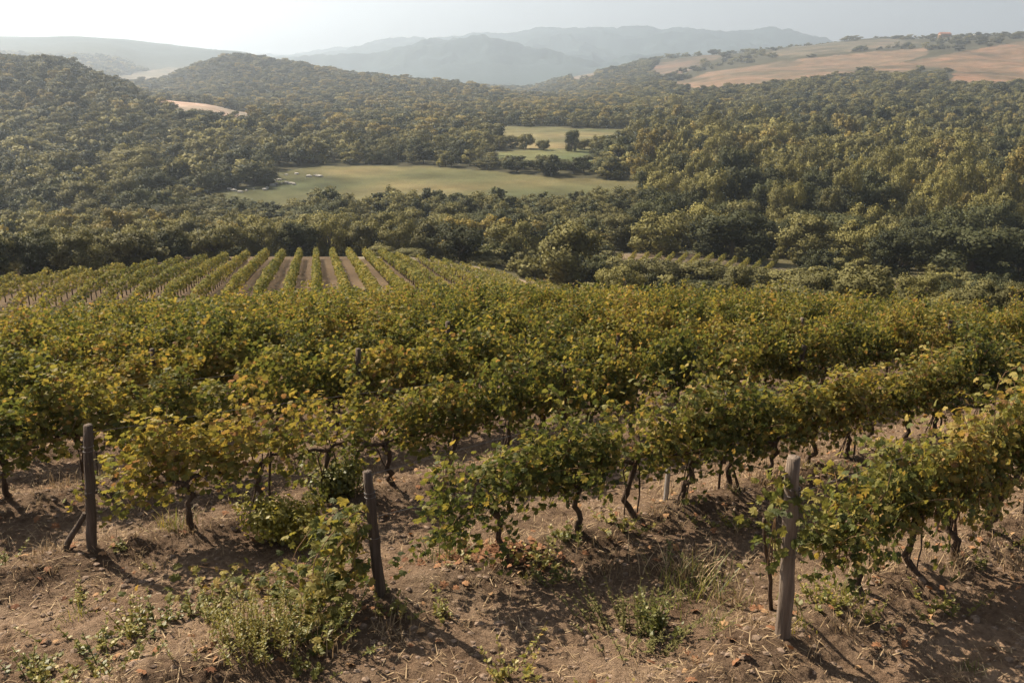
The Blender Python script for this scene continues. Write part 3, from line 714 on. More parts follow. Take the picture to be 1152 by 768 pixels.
# ------------------------------------------------------------------ weeds
def herb_mesh(r, n, h, spread, lsize, up=.9, narrow=.35, per=26, mat=None):
    mb = MB(); shape = QL * np.array([narrow * 2, 1, 1])
    for i in range(n):
        b = np.array([r.normal(0, spread * .35), r.normal(0, spread * .35), -.03]); L = h * r.uniform(.45, 1.05)
        lean = b[:2] / (spread + 1e-6) * (1 - up) * 2 + r.normal(0, .12, 2)
        q = np.linspace(0, 1, 6)[:, None]; tipv = np.array([lean[0] * L, lean[1] * L, L])
        pts = b + tipv * q + np.array([lean[0], lean[1], -.25]) * L * .35 * (q ** 2) * (1 - up)
        mb.tube(pts, np.linspace(.006, .002, 6), 4, mat=0, rnd=.75)
        m = int(per * L / h) + 3; s = r.uniform(.12, 1, m); P = np.stack([np.interp(s, q[:, 0], pts[:, c]) for c in range(3)], 1)
        a = r.uniform(0, 6.28, m); tip = np.stack([np.cos(a), np.sin(a), r.uniform(-.1, .9, m)], 1)
        nrm = np.stack([-np.cos(a) * .6, -np.sin(a) * .6, np.ones(m)], 1) + r.normal(0, .3, (m, 3))
        place_leaves(mb, P, nrm, tip, lsize * (1.15 - .6 * s) * r.uniform(.7, 1.2, m), np.clip(r.beta(2, 3, m) + .25 * s, 0, 1), shape, QLF)
    return mb.mesh('foliage', [mat or M_weed])
def bush_mesh(r, rad, h, n, lsize, mats):
    mb = MB(); c = [(r.normal(0, rad * .45), r.normal(0, rad * .45), h * r.uniform(.25, .62)) for i in range(9)]
    for q in c:
        k = n // 9; d = r.normal(0, 1, (k, 3)); d /= np.linalg.norm(d, axis=1)[:, None]
        P = np.array(q) + d * np.array([rad * .5, rad * .5, h * .36]) * r.uniform(.5, 1.15, (k, 1)); P[:, 2] = np.abs(P[:, 2]) + .02
        place_leaves(mb, P, d + np.array([0, 0, .5]) + r.normal(0, .5, (k, 3)), r.normal(0, 1, (k, 3)) - np.array([0, 0, .2]), lsize * r.uniform(.6, 1.3, k), np.clip(r.beta(2, 2.5, k) + .15 * r.random(), 0, 1), QL, QLF)
        mb.tube([(0, 0, -.03), (q[0] * .5, q[1] * .5, q[2] * .6), q], [.012, .008, .004], 4, rnd=.8)
    return mb.mesh('foliage', mats)
def grass_mesh(r, n, h, spread, mat):
    mb = MB()
    for i in range(n):
        b = np.array([r.normal(0, spread * .3), r.normal(0, spread * .3), -.02]); a = r.uniform(0, 6.28); L = h * r.uniform(.5, 1.1); bend = r.uniform(.15, .9)
        q = np.array([0, .35, .7, 1.0]); ct = b + np.stack([np.cos(a) * L * bend * q ** 1.6, np.sin(a) * L * bend * q ** 1.6, L * (q - .35 * bend * q ** 2)], 1)
        sv = np.array([-math.sin(a), math.cos(a), 0]) * .005; wv = np.array([1, .9, .6, .08])[:, None]
        V = np.concatenate([ct - sv * wv, ct + sv * wv]); mb.add(V, np.array([(0, 4, 5, 1), (1, 5, 6, 2), (2, 6, 7, 3)]), 0, r.random())
    return mb.mesh('foliage', [mat])
wr = np.random.default_rng(77)
def weed(name, px, me, label, cat, scale=1.0, group=None):
    h_ = hit(*px); o = link(name, me, None, (h_[0], h_[1], gz(h_[0], h_[1]))); o.rotation_euler = (0, 0, wr.uniform(0, 6.28)); o.scale = (scale,) * 3
    return tag(o, label, cat, group)
weed('weed_clump', (285, 738), herb_mesh(wr, 95, .66, .7, .062, up=.85, narrow=.2, per=30), 'tall yellow-green weed clump with upright stems in the foreground', 'weed', .72)
weed('weed_clump', (345, 712), herb_mesh(wr, 40, .40, .6, .06, up=.6, narrow=.22), 'low yellowing weed clump beside the tall one, towards the short post', 'weed')
weed('bush', (318, 612), bush_mesh(wr, .40, .62, 2600, .045, [M_gold]), 'bright yellow-green round bush behind the short post', 'bush')
weed('bush', (378, 570), bush_mesh(wr, .34, .62, 1800, .05, [M_weed]), 'olive green bush next to the yellow-green one', 'bush')
weed('bush', (712, 712), herb_mesh(wr, 70, .36, .62, .05, up=.5, narrow=.22, per=22, mat=M_olive), 'dark green low bush on the soil between middle and right rows', 'bush')
weed('weed_clump', (742, 712), herb_mesh(wr, 14, .42, .22, .06, up=.8), 'yellow-tipped weed beside the dark low bush', 'weed')
weed('grass_tuft', (785, 668), grass_mesh(wr, 170, .34, .8, M_weed), 'large olive grass tuft behind the dark low bush', 'grass tuft')
weed('grass_tuft', (770, 650), grass_mesh(wr, 160, .36, .6, M_dry), 'straw-coloured grass tuft behind the olive one', 'grass tuft')
for i, (px, lab) in enumerate([((100, 728), 'small pale-leaved weed on the bare soil at lower left'), ((40, 752), 'small weed in the lower left corner'), ((128, 762), 'small weed at the bottom edge, left'),
        ((175, 705), 'leafy weed left of the tall weed clump'), ((225, 690), 'leafy weed just behind the tall weed clump'), ((150, 712), 'tiny weed in the middle of the left soil patch'),
        ((498, 690), 'small weed right of the short post'), ((600, 640), 'small green weed beside the reddish leaf litter'), ((625, 655), 'tiny green weed under the middle row'), ((575, 755), 'small dry weed at the bottom edge, centre'),
        ((640, 620), 'leafy weed at the foot of a middle-row vine'), ((520, 640), 'low weed between the short post and reddish leaves'), ((930, 700), 'weed at the foot of the tall right post'), ((905, 610), 'weed behind the tall right post')]):
    weed('small_weed', px, herb_mesh(wr, int(wr.integers(10, 18)), wr.uniform(.2, .34), wr.uniform(.2, .34), .06, up=wr.uniform(.35, .7), narrow=.36, per=14), lab, 'weed')
# leafy shoots caught on the tall post
mb = MB(); b0 = np.array([P0[0], P0[1], gz(*P0[:2])]); n = 120
q_ = wr.uniform(.42, .92, n)[:, None]; P_ = top0 * q_ + np.stack([wr.normal(-.02, .14, n), wr.normal(0, .12, n), wr.normal(0, .05, n)], 1)
rr_ = np.hypot(P_[:, 0] - (top0 * q_)[:, 0], P_[:, 1] - (top0 * q_)[:, 1]); P_ = P_[rr_ > .075]; n = len(P_)
place_leaves(mb, P_, wr.normal(0, .5, (n, 3)) + np.array([-.2, -.4, .3]), wr.normal(0, .4, (n, 3)) - np.array([0, 0, 1]), .09 * wr.uniform(.6, 1.15, n), np.clip(wr.beta(2, 3, n), 0, .8))
for i in range(3): mb.tube([top0 * .9 + np.array([.1 * i - .1, .1, 0]), top0 * .65 + np.array([-.12, .02 * i, 0]), top0 * .4 + np.array([-.1 - .03 * i, .03, 0])], .005, 4, mat=1)
tag(link('trailing_vine', mb.mesh('trailing_vine', [M_vine, M_cane]), None, b0), 'leafy vine shoots clinging to the tall thick post', 'vine')
# sprawling vine shoots at the short post
mb = MB(); b1 = np.array([P1[0], P1[1], gz(*P1[:2])])
for i in range(15):
    a = wr.uniform(2.2, 4.4); p = top1 * wr.uniform(.3, .8) + np.array([-.06, 0, 0]); d = np.array([math.cos(a) * .6, math.sin(a) * .5, .1]); pts = [p.copy()]
    P_, n_, t_ = [], [], []
    for k in range(wr.integers(9, 22)):
        d = d + wr.normal(0, .12, 3) + np.array([-.02, 0, -.16 if p[2] > .12 else .12]); d /= np.linalg.norm(d); p = p + d * .07; p[2] = max(p[2], .04); pts.append(p.copy())
        for q in range(2): P_.append(p + wr.normal(0, .06, 3)); n_.append(wr.normal(0, .5, 3) + np.array([0, -.3, .6])); t_.append(np.array([wr.normal(0, .5), -.3, -.8]))
    mb.tube(pts, .004, 4, mat=1); place_leaves(mb, np.array(P_), np.array(n_), np.array(t_), .1 * wr.uniform(.6, 1.15, len(P_)), np.clip(wr.beta(2, 2.5, len(P_)), 0, .8))
tag(link('trailing_vine', mb.mesh('trailing_vine', [M_vine, M_cane]), None, b1), 'bright green vine shoots trailing from the short post to the ground', 'vine')
mb = MB(); hs = hit(300, 668); n = 170
P_ = np.stack([wr.normal(0, .55, n), wr.normal(0, .2, n), np.abs(wr.normal(.1, .08, n))], 1)
place_leaves(mb, P_, wr.normal(0, .5, (n, 3)) + np.array([0, -.2, .9]), wr.normal(0, 1, (n, 3)), .095 * wr.uniform(.6, 1.2, n), np.clip(wr.beta(2, 2.2, n), 0, .85))
for i in range(7): mb.tube([P_[i * 5], P_[i * 5 + 1] * np.array([1, 1, .5]), P_[i * 5 + 2]], .004, 4, mat=1)
tag(link('trailing_vine', mb.mesh('trailing_vine', [M_vine, M_cane]), None, (hs[0], hs[1], gz(hs[0], hs[1]))), 'broad-leaved vine sprawling flat on the soil behind the tall weeds', 'vine')
# weeds and dry tufts scattered through the near rows
tufts = [grass_mesh(wr, 46, .28, .3, M_dry) for i in range(3)] + [grass_mesh(wr, 40, .26, .3, M_weed) for i in range(2)]
seed = [herb_mesh(wr, 10, .24, .24, .06, up=.45, narrow=.4, per=13) for i in range(4)]
cntw = 0
while cntw < 130:
    x = wr.uniform(-8, 12); y = 5.2 + 11 * wr.random() ** 1.3
    u, v = project(x, y, tz(x, y))
    if not (0 < u < 1152 and v < 790): continue
    o_ = x * RN[0] + y * RN[1]; e = min(abs(o_ - r_) for r_ in ROWOFF[:5])
    if wr.random() > math.exp(-(e / .55) ** 2) + .12: continue
    g = wr.random() < .62
    o = link('grass_tuft' if g else 'small_weed', (tufts[int(wr.integers(5))] if g else seed[int(wr.integers(4))]), None, (x, y, gz(x, y))); o.rotation_euler = (0, 0, wr.uniform(0, 6.28)); o.scale = (wr.uniform(.5, 1.2),) * 3
    tag(o, 'small dry grass tuft on the soil near the vine stems' if g else 'small green weed on the soil near the vine stems', 'grass tuft' if g else 'weed', 'dry tufts among the rows' if g else 'small weeds among the rows'); cntw += 1

# ------------------------------------------------------------------ far vine rows, each row one clipped hedge of vines
def vine_hedge(p, q, label, group, h=1.45, dens=60, size=.22, w=.31):
    p = np.array(p[:2]); q = np.array(q[:2]); L = np.linalg.norm(q - p); d = (q - p) / L; nrm = np.array([-d[1], d[0]])
    n = int(L * dens); s = rng.random(n) * L; a = rng.uniform(-.4, 3.54, n); rr = rng.uniform(.75, 1.1, n) * (1 + .38 * vnoise(s * .9, np.full(n, p[0] * 3)))
    X_ = p[0] + d[0] * s + nrm[0] * np.cos(a) * w * rr; Y_ = p[1] + d[1] * s + nrm[1] * np.cos(a) * w * rr
    Z_ = terrain(X_, Y_) + h * .55 + np.sin(a) * h * .46 * rr
    org = np.array([p[0], p[1], tz(p[0], p[1])])
    out_ = np.stack([nrm[0] * np.cos(a), nrm[1] * np.cos(a), np.sin(a)], 1) + rng.normal(0, .5, (n, 3))
    mb = MB(); place_leaves(mb, np.stack([X_, Y_, Z_], 1) - org, out_, rng.normal(0, .6, (n, 3)) - np.array([0, 0, .8]), size * rng.uniform(.6, 1.2, n), np.clip(rng.beta(2, 2.6, n), 0, 1), QL, QLF)
    for s_ in np.arange(.5, L, 1.6):
        b = p + d * s_; z_ = tz(b[0], b[1]); mb.tube([np.array([b[0], b[1], z_ - .1]) - org, np.array([b[0], b[1], z_ + h * .5]) - org], .05, 4, mat=1)
    o = link('vine_hedge', mb.mesh('vine_hedge', [M_vine_far, M_bark]), None, org)
    return tag(o, label, 'vine row', group)
FD = np.array([-.211, .977]); FN = np.array([.977, .211])
c0 = at_depth(365, 290, 122)[:2]
EDGE = [(-60, 333), (0, 327), (70, 319), (150, 309), (225, 299), (300, 292), (440, 290), (500, 298), (560, 310), (600, 320)]
nrow = 0
for j in range(-48, 20):
    base = c0 + FN * (2.1 * (j + .5)); pts = [base + FD * s for s in np.arange(-75, 6, 1.0)]
    ok = []
    for p in pts:
        if p[1] < 55: continue
        z = tz(*p); u, v = project(p[0], p[1], z)
        if u < -60 or u > 640: continue
        ve = np.interp(u, [e[0] for e in EDGE], [e[1] for e in EDGE])
        if v > ve: ok.append(p)
    if len(ok) > 4:
        uu = project(ok[-1][0], ok[-1][1], tz(*ok[-1]))[0]
        if uu > 430 and rng.random() < .12: continue
        lab = 'long narrow vine row of the lower vineyard, running downhill at its left side' if uu < 250 else ('straight vine row of the lower vineyard beside the pale brown alley' if uu < 430 else 'thin gappy vine row at the right end of the lower vineyard')
        vine_hedge(ok[0], ok[-1], lab, 'vine rows of the lower vineyard', h=1.45 if uu < 430 else 1.0, dens=64 if uu < 430 else 34, w=.31 if uu < 430 else .22); nrow += 1
for j in range(13):                                            # strip of short rows behind the shrubs on the right
    u = 700 + j * 14.5; a_ = at_depth(u, 286 + j * 1.1, 186); b_ = at_depth(u - 16, 300 + j, 158)
    vine_hedge(b_, a_, 'short vine row end showing behind the shrubs right of centre', 'short vine rows behind the shrubs', h=1.4, dens=40)
for j in range(4):
    a_ = at_depth(985 + j * 17, 318, 150); b_ = at_depth(1000 + j * 22, 338, 92)
    vine_hedge(b_, a_, 'vine row in the small plot beyond the crest at right', 'vine rows of the small right plot', h=1.3, dens=30)

# ------------------------------------------------------------------ trees
def crown_mesh(r, mat, lobes, n, leaf, shape='round'):
    """crown of unit height 0..1 and unit radius .5, built from lobes of leaf clumps"""
    mb = MB(); C = []; mb.nn = []
    for i in range(lobes):
        for tr in range(60):
            if shape == 'round': zc = r.uniform(.13, .86); lim = .41 * math.sqrt(max(0, 1 - ((zc - .42) / .53) ** 2))
            elif shape == 'tall': zc = r.uniform(.22, .93); lim = .36 * math.sqrt(max(0, 1 - ((zc - .5) / .52) ** 2))
            else: zc = r.uniform(.12, .72); lim = .42 * math.sqrt(max(0, 1 - (zc / .95) ** 2))
            a = r.uniform(0, 6.28); q = lim * math.sqrt(r.random()); c = np.array([q * math.cos(a), q * math.sin(a), zc])
            if all(np.linalg.norm((c - d) * [1, 1, .9]) > .115 for d, _ in C): break
        C.append((c, r.uniform(.10, .19) * (.8 if shape == 'tall' else 1)))
    for c, rad in C:
        k = int(n / lobes * (rad / .145) ** 2); d = r.normal(0, 1, (k, 3)); d[:, 2] = d[:, 2] * .9 + .18; d /= np.linalg.norm(d, axis=1)[:, None]
        P = c + d * rad * np.array([1, 1, .95]) * (r.uniform(.45, 1.12, (k, 1)) ** .6) * (1 + .22 * r.normal(0, 1, (k, 1)))
        P[:, 2] = np.maximum(P[:, 2], .03)
        tone = r.uniform(-.12, .12)
        place_leaves(mb, P, d + r.normal(0, .55, (k, 3)), r.normal(0, 1, (k, 3)), leaf * r.uniform(.6, 1.35, k), np.clip(r.beta(2.2, 2.2, k) + tone, 0, 1), QL * np.array([1.15, 1, 1.5]), QLF)
        cn = P - np.array([0, 0, .42]); cn /= np.linalg.norm(cn, axis=1)[:, None] + 1e-6
        mb.nn.append(np.repeat(d * .75 + cn * .45 + r.normal(0, .22, (k, 3)), 4, axis=0))
    return mb, C
def puff(me, mb):
    n = np.concatenate(mb.nn); n /= np.linalg.norm(n, axis=1)[:, None]
    full = np.zeros((len(me.vertices), 3)); full[:len(n)] = n
    me.normals_split_custom_set_from_vertices(full); return me
def wood(mb, C, r, mat, base=.0, thick=.022):
    top = np.array([r.normal(0, .02), r.normal(0, .02), .62]); q = np.linspace(0, 1, 6)[:, None]
    pts = np.array([0, 0, -.04]) * (1 - q) + top * q + r.normal(0, .008, (6, 3)); mb.tube(pts, np.linspace(thick * 1.3, thick * .45, 6), 7, mat=mat)
    for c, rad in C[::2]:
        s = pts[2] * .5 + pts[3] * .5; mb.tube([s * .6 + pts[1] * .4, (s + c) / 2 + r.normal(0, .015, 3), c], [thick * .6, thick * .4, thick * .12], 5, mat=mat)
KINDS = [  # name, material, lobes, quads, leaf size, shape
 ('oak', M_oak, 20, 3000, .062, 'round'), ('oak', M_olive, 18, 2800, .062, 'round'), ('willow', M_willow, 20, 2800, .058, 'round'),
 ('poplar', M_willow, 20, 2600, .050, 'tall'), ('shrub', M_olive, 16, 1900, .075, 'dome'), ('autumn_tree', M_autumn, 16, 2400, .060, 'tall'), ('poplar', M_olive, 20, 2600, .050, 'tall'), ('oak', M_oak, 15, 2600, .066, 'round')]
tr_ = np.random.default_rng(5); crownM = []; trunkM = []; pc = bpy.data.collections.new('tree_kinds')
for i, (nm, mt, lo, n, lf, shp) in enumerate(KINDS):
    mb, C = crown_mesh(tr_, mt, lo, int(n * 3.2), lf * .52, shp); crownM.append(puff(mb.mesh('crown', [mt]), mb))
    tb = MB(); wood(tb, C, tr_, 0); trunkM.append(tb.mesh('trunk', [M_tbark], smooth=True))
    # light version of the same kind for the far wood
    mb, C = crown_mesh(tr_, mt, max(11, lo // 2), n // 2, lf * 1.15, shp); wood(mb, C[:4], tr_, 1)
    po = bpy.data.objects.new('kind_%d' % i, puff(mb.mesh('far_tree', [mt, M_tbark]), mb)); pc.objects.link(po)
    mb, C = crown_mesh(tr_, mt, max(12, int(lo * .8)), n, lf * .85, shp); wood(mb, C[:6], tr_, 1)
    po = bpy.data.objects.new('kind_%d' % (i + 8), puff(mb.mesh('mid_tree', [mt, M_tbark]), mb)); pc.objects.link(po)
LAB = ['dark green round-crowned oak', 'olive green broad-crowned tree', 'yellow-green bushy willow', 'tall slim yellow-green poplar', 'low olive shrub', 'yellowing autumn tree', 'tall slim olive-green poplar', 'dark dense oak']
def tree(kind, x, y, h, wd, label, group, cat='tree'):
    o = empty(KINDS[kind][0] if KINDS[kind][0] != 'oak' else 'oak_tree', (x, y, tz(x, y) - .2), float(rng.uniform(0, 6.28))); o.scale = (wd, wd, h)
    tag(o, label, cat, group); link('trunk', trunkM[kind], o); link('crown', crownM[kind], o); return o
placed = []
def tree_px(u, vtop, Yd, wpx, kind, label, group=None):
    a = at_depth(u, 300, Yd); b = at_depth(u, vtop, Yd); h = b[2] - tz(a[0], Yd) + .2; wd = wpx / F * Yd * 1.05
    placed.append((a[0], Yd, wd)); return tree(kind, a[0], Yd, h, wd, label, group, 'shrub' if kind == 4 else 'tree')
BIG = [(640, 248, 138, 92, 1, 'large round olive-green tree standing just beyond the vineyard crest'), (517, 250, 150, 74, 0, 'dark round oak at the top end of the pale path'),
 (578, 246, 166, 66, 2, 'light green bushy tree between the dark oak and the large round tree'), (822, 236, 186, 92, 7, 'big dark oak behind the short vine rows'), (740, 236, 194, 74, 2, 'yellow-green tree left of the big dark oak behind the short rows'),
 (700, 240, 205, 60, 1, 'olive tree above the left end of the short vine rows'), (905, 240, 190, 74, 1, 'broad olive tree right of the big dark oak'), (962, 246, 184, 66, 2, 'light green tree behind the small right plot'),
 (1092, 252, 165, 112, 7, 'wide dark tree at the right, beyond the small vine plot'), (1012, 256, 170, 78, 0, 'dark tree behind the small right vine plot'), (1150, 256, 168, 84, 0, 'dark tree cut by the right edge of the picture'),
 (1054, 298, 118, 46, 4, 'grey-green upright shrub beside the small right vine plot'), (1108, 308, 112, 40, 4, 'low shrub beyond the crest near the right edge'), (1142, 312, 108, 44, 4, 'reddish-olive shrub at the right edge beyond the crest'),
 (945, 300, 128, 62, 4, 'rounded shrub left of the small right vine plot'), (895, 300, 135, 66, 4, 'wide low shrub in front of the short vine rows, right end'), (840, 296, 140, 60, 4, 'low shrub in front of the short vine rows, right of middle'),
 (790, 290, 142, 64, 4, 'dark shrub in front of the short vine rows, middle'), (740, 288, 142, 60, 4, 'olive shrub in front of the short vine rows, left of middle'), (700, 284, 140, 54, 4, 'shrub touching the large round tree on its right side'),
 (462, 278, 128, 40, 4, 'low bush at the upper end of the lower vineyard, by the path'), (430, 274, 140, 34, 4, 'light green bush above the middle of the lower vineyard'), (545, 288, 145, 46, 4, 'low brownish shrub beneath the dark oak'), (596, 288, 140, 30, 3, 'small slim tree left of the large round tree'),
 (1128, 165, 268, 62, 5, 'tall yellowing poplar at the right edge of the forest'), (1068, 178, 275, 50, 3, 'tall pale poplar left of the yellowing one at the right'), (1000, 196, 285, 44, 6, 'slim olive poplar in the right forest front')]
for b in BIG: tree_px(*b)
LT = [(-8, 262, 88, 64, 1), (38, 258, 96, 62, 0), (82, 254, 106, 58, 2), (118, 262, 112, 50, 1), (150, 252, 142, 56, 2), (192, 256, 140, 48, 5), (228, 258, 138, 44, 1), (262, 250, 146, 50, 2), (300, 250, 148, 48, 2), (338, 246, 150, 52, 0), (372, 244, 152, 50, 2), (408, 250, 152, 44, 1), (446, 246, 158, 50, 2), (482, 246, 166, 48, 1)]
PLACE = ['at the far left edge', 'second from the left edge', 'third from the left edge', 'fourth from the left edge', 'fifth from the left edge', 'sixth from the left edge', 'seventh from the left edge', 'eighth from the left edge', 'ninth from the left edge', 'above the straight vine rows', 'right above the brown alley', 'just right of the brown alley', 'left of the light green bush', 'left of the dark oak']
for i, (u, vt, Yd, wp, kd) in enumerate(LT): tree_px(u, vt, Yd, wp, kd, f'{LAB[kd]} above the lower vineyard, {PLACE[i]}')
HED = [(574, 150, 505, 22, 4), (591, 147, 495, 20, 4), (610, 155, 488, 16, 4), (641, 145, 480, 20, 7), (655, 154, 492, 22, 4), (668, 157, 484, 15, 4), (693, 150, 490, 27, 4)]
HLAB = ['broad clump-like dark tree', 'tall narrow-topped bushy tree', 'small low bushy tree', 'tallest dark round tree', 'medium bushy tree', 'small bush-like tree', 'wide round dark tree']
for i, (u, vt, Yd, wp, kd) in enumerate(HED): tree_px(u, vt, Yd, wp, kd, f'{HLAB[i]}, {ORD[i]} from the left in the gappy line between two valley fields', 'line of trees between valley fields')

# fill of the woods
cand = []
for (ya, yb, sp) in ((84, 200, 5.2), (200, 330, 7.0), (330, 720, 8.8), (720, 1350, 10.5), (1350, 2650, 14)):
    for yy in np.arange(ya, yb, sp):
        xx = np.arange(-.64 * yy, .64 * yy, sp); n = len(xx)
        cand.append(np.stack([xx + rng.uniform(-.42, .42, n) * sp, np.full(n, yy) + rng.uniform(-.42, .42, n) * sp, np.full(n, sp)], 1))
cand = np.concatenate(cand); X, Y, S = cand.T; Z = terrain(X, Y); U, V = project(X, Y, Z); cv = cover(X, Y, Z)
cvf = cover(X, Y - S * .4, terrain(X, Y - S * .4))
ok = (cv < 0) & (cvf < 0)
ve = np.interp(U, [e[0] for e in EDGE], [e[1] for e in EDGE]); ok &= ~((Y < 150) & (U < 640) & (V > ve - 4))          # lower vineyard kept clear
ok &= ~((Y < 126) & (U < 600) & (U > 240)); ok &= ~((Y < 108) & (U < 900) & (U > 240)); ok &= ~((Y < 200) & (U > 520) & (rng.random(len(X)) > .85))                                # right: scrub between the placed trees
ok &= ~((Y < 172) & (U < 520) & ((U > 260) | (Y > 150) & (rng.random(len(X)) > .5) | (V > ve - 6)))
ok &= ~((Y < 172) & (U > 260) & (U < 520))
ok &= ~((Y > 1150) & (U > 740) & (V < 88) & (rng.random(len(X)) > .12))                                      # open ridge at right
dens = fbm(X, Y, 60, 3); ok &= (rng.random(len(X)) < np.where(Y > 1350, .8, .95))
X, Y, S, Z, U, V, dens = [q[ok] for q in (X, Y, S, Z, U, V, dens)]; n = len(X)
H = rng.uniform(6.2, 9.4, n); right = sstep(650, 780, U) * sstep(225, 250, Y); scrub = (Y < 200) & (U > 520)
H = H * (1 - right) + right * rng.uniform(9, 14.5, n) * (1 - .35 * sstep(600, 1200, Y)) ; H = np.where((Y > 172) & (Y < 255) & (U < 700), rng.uniform(5.2, 7.4, n), H)
H = H * np.where(Y > 1350, 1.05, 1)
Wd = S * rng.uniform(1.05, 1.6, n) * (1 + .15 * right); 
kd = rng.choice([0, 7, 1, 2], n, p=[.34, .22, .32, .12])
yel = (fbm(X, Y, 45, 3) + .35 * right > .22); kd = np.where(yel & (rng.random(n) < .7), rng.choice([2, 1, 3], n), kd)
tall = (right > .5) & (rng.random(n) < .25 + .5 * (fbm(X, Y, 70, 3) > -.05)); kd = np.where(tall, rng.choice([3, 3, 6, 5, 2], n), kd)
var = np.clip(np.exp(rng.normal(0, .2, n)), .6, 1.5); H = H * var ** .8; Wd = Wd * var
H = np.where(tall, H * 1.15, H); Wd = np.where(np.isin(kd, [3, 5, 6]), Wd * .85, Wd)
hed = (Y > 228) & (Y < 292) & (U > 200) & (U < 780); kd = np.where(hed, rng.choice([0, 7], n), kd); H = np.where(hed & (Y > 250), rng.uniform(6.6, 8.6, n), H)
kd = np.where(scrub, rng.choice([4, 4, 1, 2, 7], n), kd); H = np.where(scrub, np.where((Y > 120) & (Y < 168) & (U > 680) & (U < 900), rng.uniform(1.2, 1.9, n), rng.uniform(2.2, 4.6, n)), H); Wd = np.where(scrub, rng.uniform(3.6, 6.5, n), Wd)
gap = (Y > 395) & (Y < 450) & (U > 540) & (U < 680); H = np.where(gap, rng.uniform(3.6, 4.8, n), H)
belt = (Y < 215) & (U < 700) & ~scrub; kd = np.where(belt, rng.choice([2, 1, 2, 1, 5], n), kd)
lowl = (Y > 222) & (Y < 305) & (U > 200) & (U < 345); H = np.where(lowl, rng.uniform(3.6, 5.2, n), H)
lowr = (Y > 225) & (Y < 330) & (U > 570) & (U < 725); H = np.where(lowr, rng.uniform(4.4, 6.2, n), H)
nl = (Y < 172) & (U < 300); vt = rng.uniform(253, 272, n); yc_ = (384 - vt) / F
H = np.where(nl, np.clip(CAM_H + (yc_ * CP - SP) / (CP + yc_ * SP) * Y - Z, 1.8, 7), H); Wd = np.where(nl, rng.uniform(4.5, 7, n), Wd); kd = np.where(nl, rng.choice([1, 2, 0, 4, 1], n), kd)
lit = (U < 330) & (Y > 300) & (rng.random(n) < .45); kd = np.where(lit, rng.choice([1, 2, 2], n), kd)  # paler leaf colours brighten the left hill, standing in for the hazy glow
pl = np.array(placed); free = np.ones(n, bool)
for (a, b, c) in pl: free &= np.hypot(X - a, Y - b) > c * .42
X, Y, S, Z, U, V, H, Wd, kd = [q[free] for q in (X, Y, S, Z, U, V, H, Wd, kd)]; n = len(X)
Ut, Vt = project(X, Y, Z + H * .8)
inview = (Ut > 8) & (Ut < 1144); size = np.where(inview, H * Wd / Y ** 2, 0)
near = np.argsort(-size)[:300 - len(placed)]; isn = np.zeros(n, bool); isn[near] = True
for i in np.where(isn)[0]:
    zone = 'left wood above the lower vineyard' if U[i] < 420 else ('hedge before the large valley field' if U[i] < 700 else 'front of the forest at the right')
    tree(int(kd[i]), X[i], Y[i], H[i] + .3, Wd[i], f'{LAB[kd[i]]} in the {zone}', f'trees in the {zone}')
r_ = ~isn; n = int(r_.sum())
me = make_mesh('forest', np.stack([X, Y, Z - .2], 1)[r_], np.zeros((0, 3), int) if False else [np.zeros((0, 3), np.int32)]) if False else bpy.data.meshes.new('forest')
pts = np.stack([X, Y, Z - .2], 1)[r_].astype(np.float32); me.vertices.add(n); me.vertices.foreach_set('co', pts.ravel())
def attr(nm, typ, key, arr): me.attributes.new(nm, typ, 'POINT').data.foreach_set(key, arr.ravel())
pick = kd[r_] + np.where(Y[r_] < 520, 8, 0)
names = sorted('kind_%d' % i for i in range(16)); order = {nm: i for i, nm in enumerate(names)}
pick = np.array([order['kind_%d' % p] for p in pick], np.int32)
attr('pick', 'INT', 'value', pick)
attr('scl', 'FLOAT_VECTOR', 'vector', np.stack([Wd[r_], Wd[r_], H[r_]], 1).astype(np.float32))
attr('rot', 'FLOAT_VECTOR', 'vector', np.stack([np.zeros(n), np.zeros(n), rng.uniform(0, 6.28, n)], 1).astype(np.float32))
fo = link('forest', me); tag(fo, 'dense green woodland covering the valley and the hills', 'forest', kind='stuff')
ng = bpy.data.node_groups.new('wood', 'GeometryNodeTree'); ng.interface.new_socket('Geometry', in_out='INPUT', socket_type='NodeSocketGeometry'); ng.interface.new_socket('Geometry', in_out='OUTPUT', socket_type='NodeSocketGeometry')
gi = ng.nodes.new('NodeGroupInput'); go = ng.nodes.new('NodeGroupOutput'); ci = ng.nodes.new('GeometryNodeCollectionInfo'); ip = ng.nodes.new('GeometryNodeInstanceOnPoints')
ci.inputs['Collection'].default_value = pc; ci.inputs['Separate Children'].default_value = True; ci.inputs['Reset Children'].default_value = True
ip.inputs['Pick Instance'].default_value = True
def named(nm, typ):
    q = ng.nodes.new('GeometryNodeInputNamedAttribute'); q.data_type = typ; q.inputs['Name'].default_value = nm; return q.outputs['Attribute']
ng.links.new(gi.outputs[0], ip.inputs['Points']); ng.links.new(ci.outputs[0], ip.inputs['Instance'])
ng.links.new(named('pick', 'INT'), ip.inputs['Instance Index']); ng.links.new(named('rot', 'FLOAT_VECTOR'), ip.inputs['Rotation']); ng.links.new(named('scl', 'FLOAT_VECTOR'), ip.inputs['Scale'])
ng.links.new(ip.outputs[0], go.inputs[0])
md = fo.modifiers.new('wood', 'NODES'); md.node_group = ng

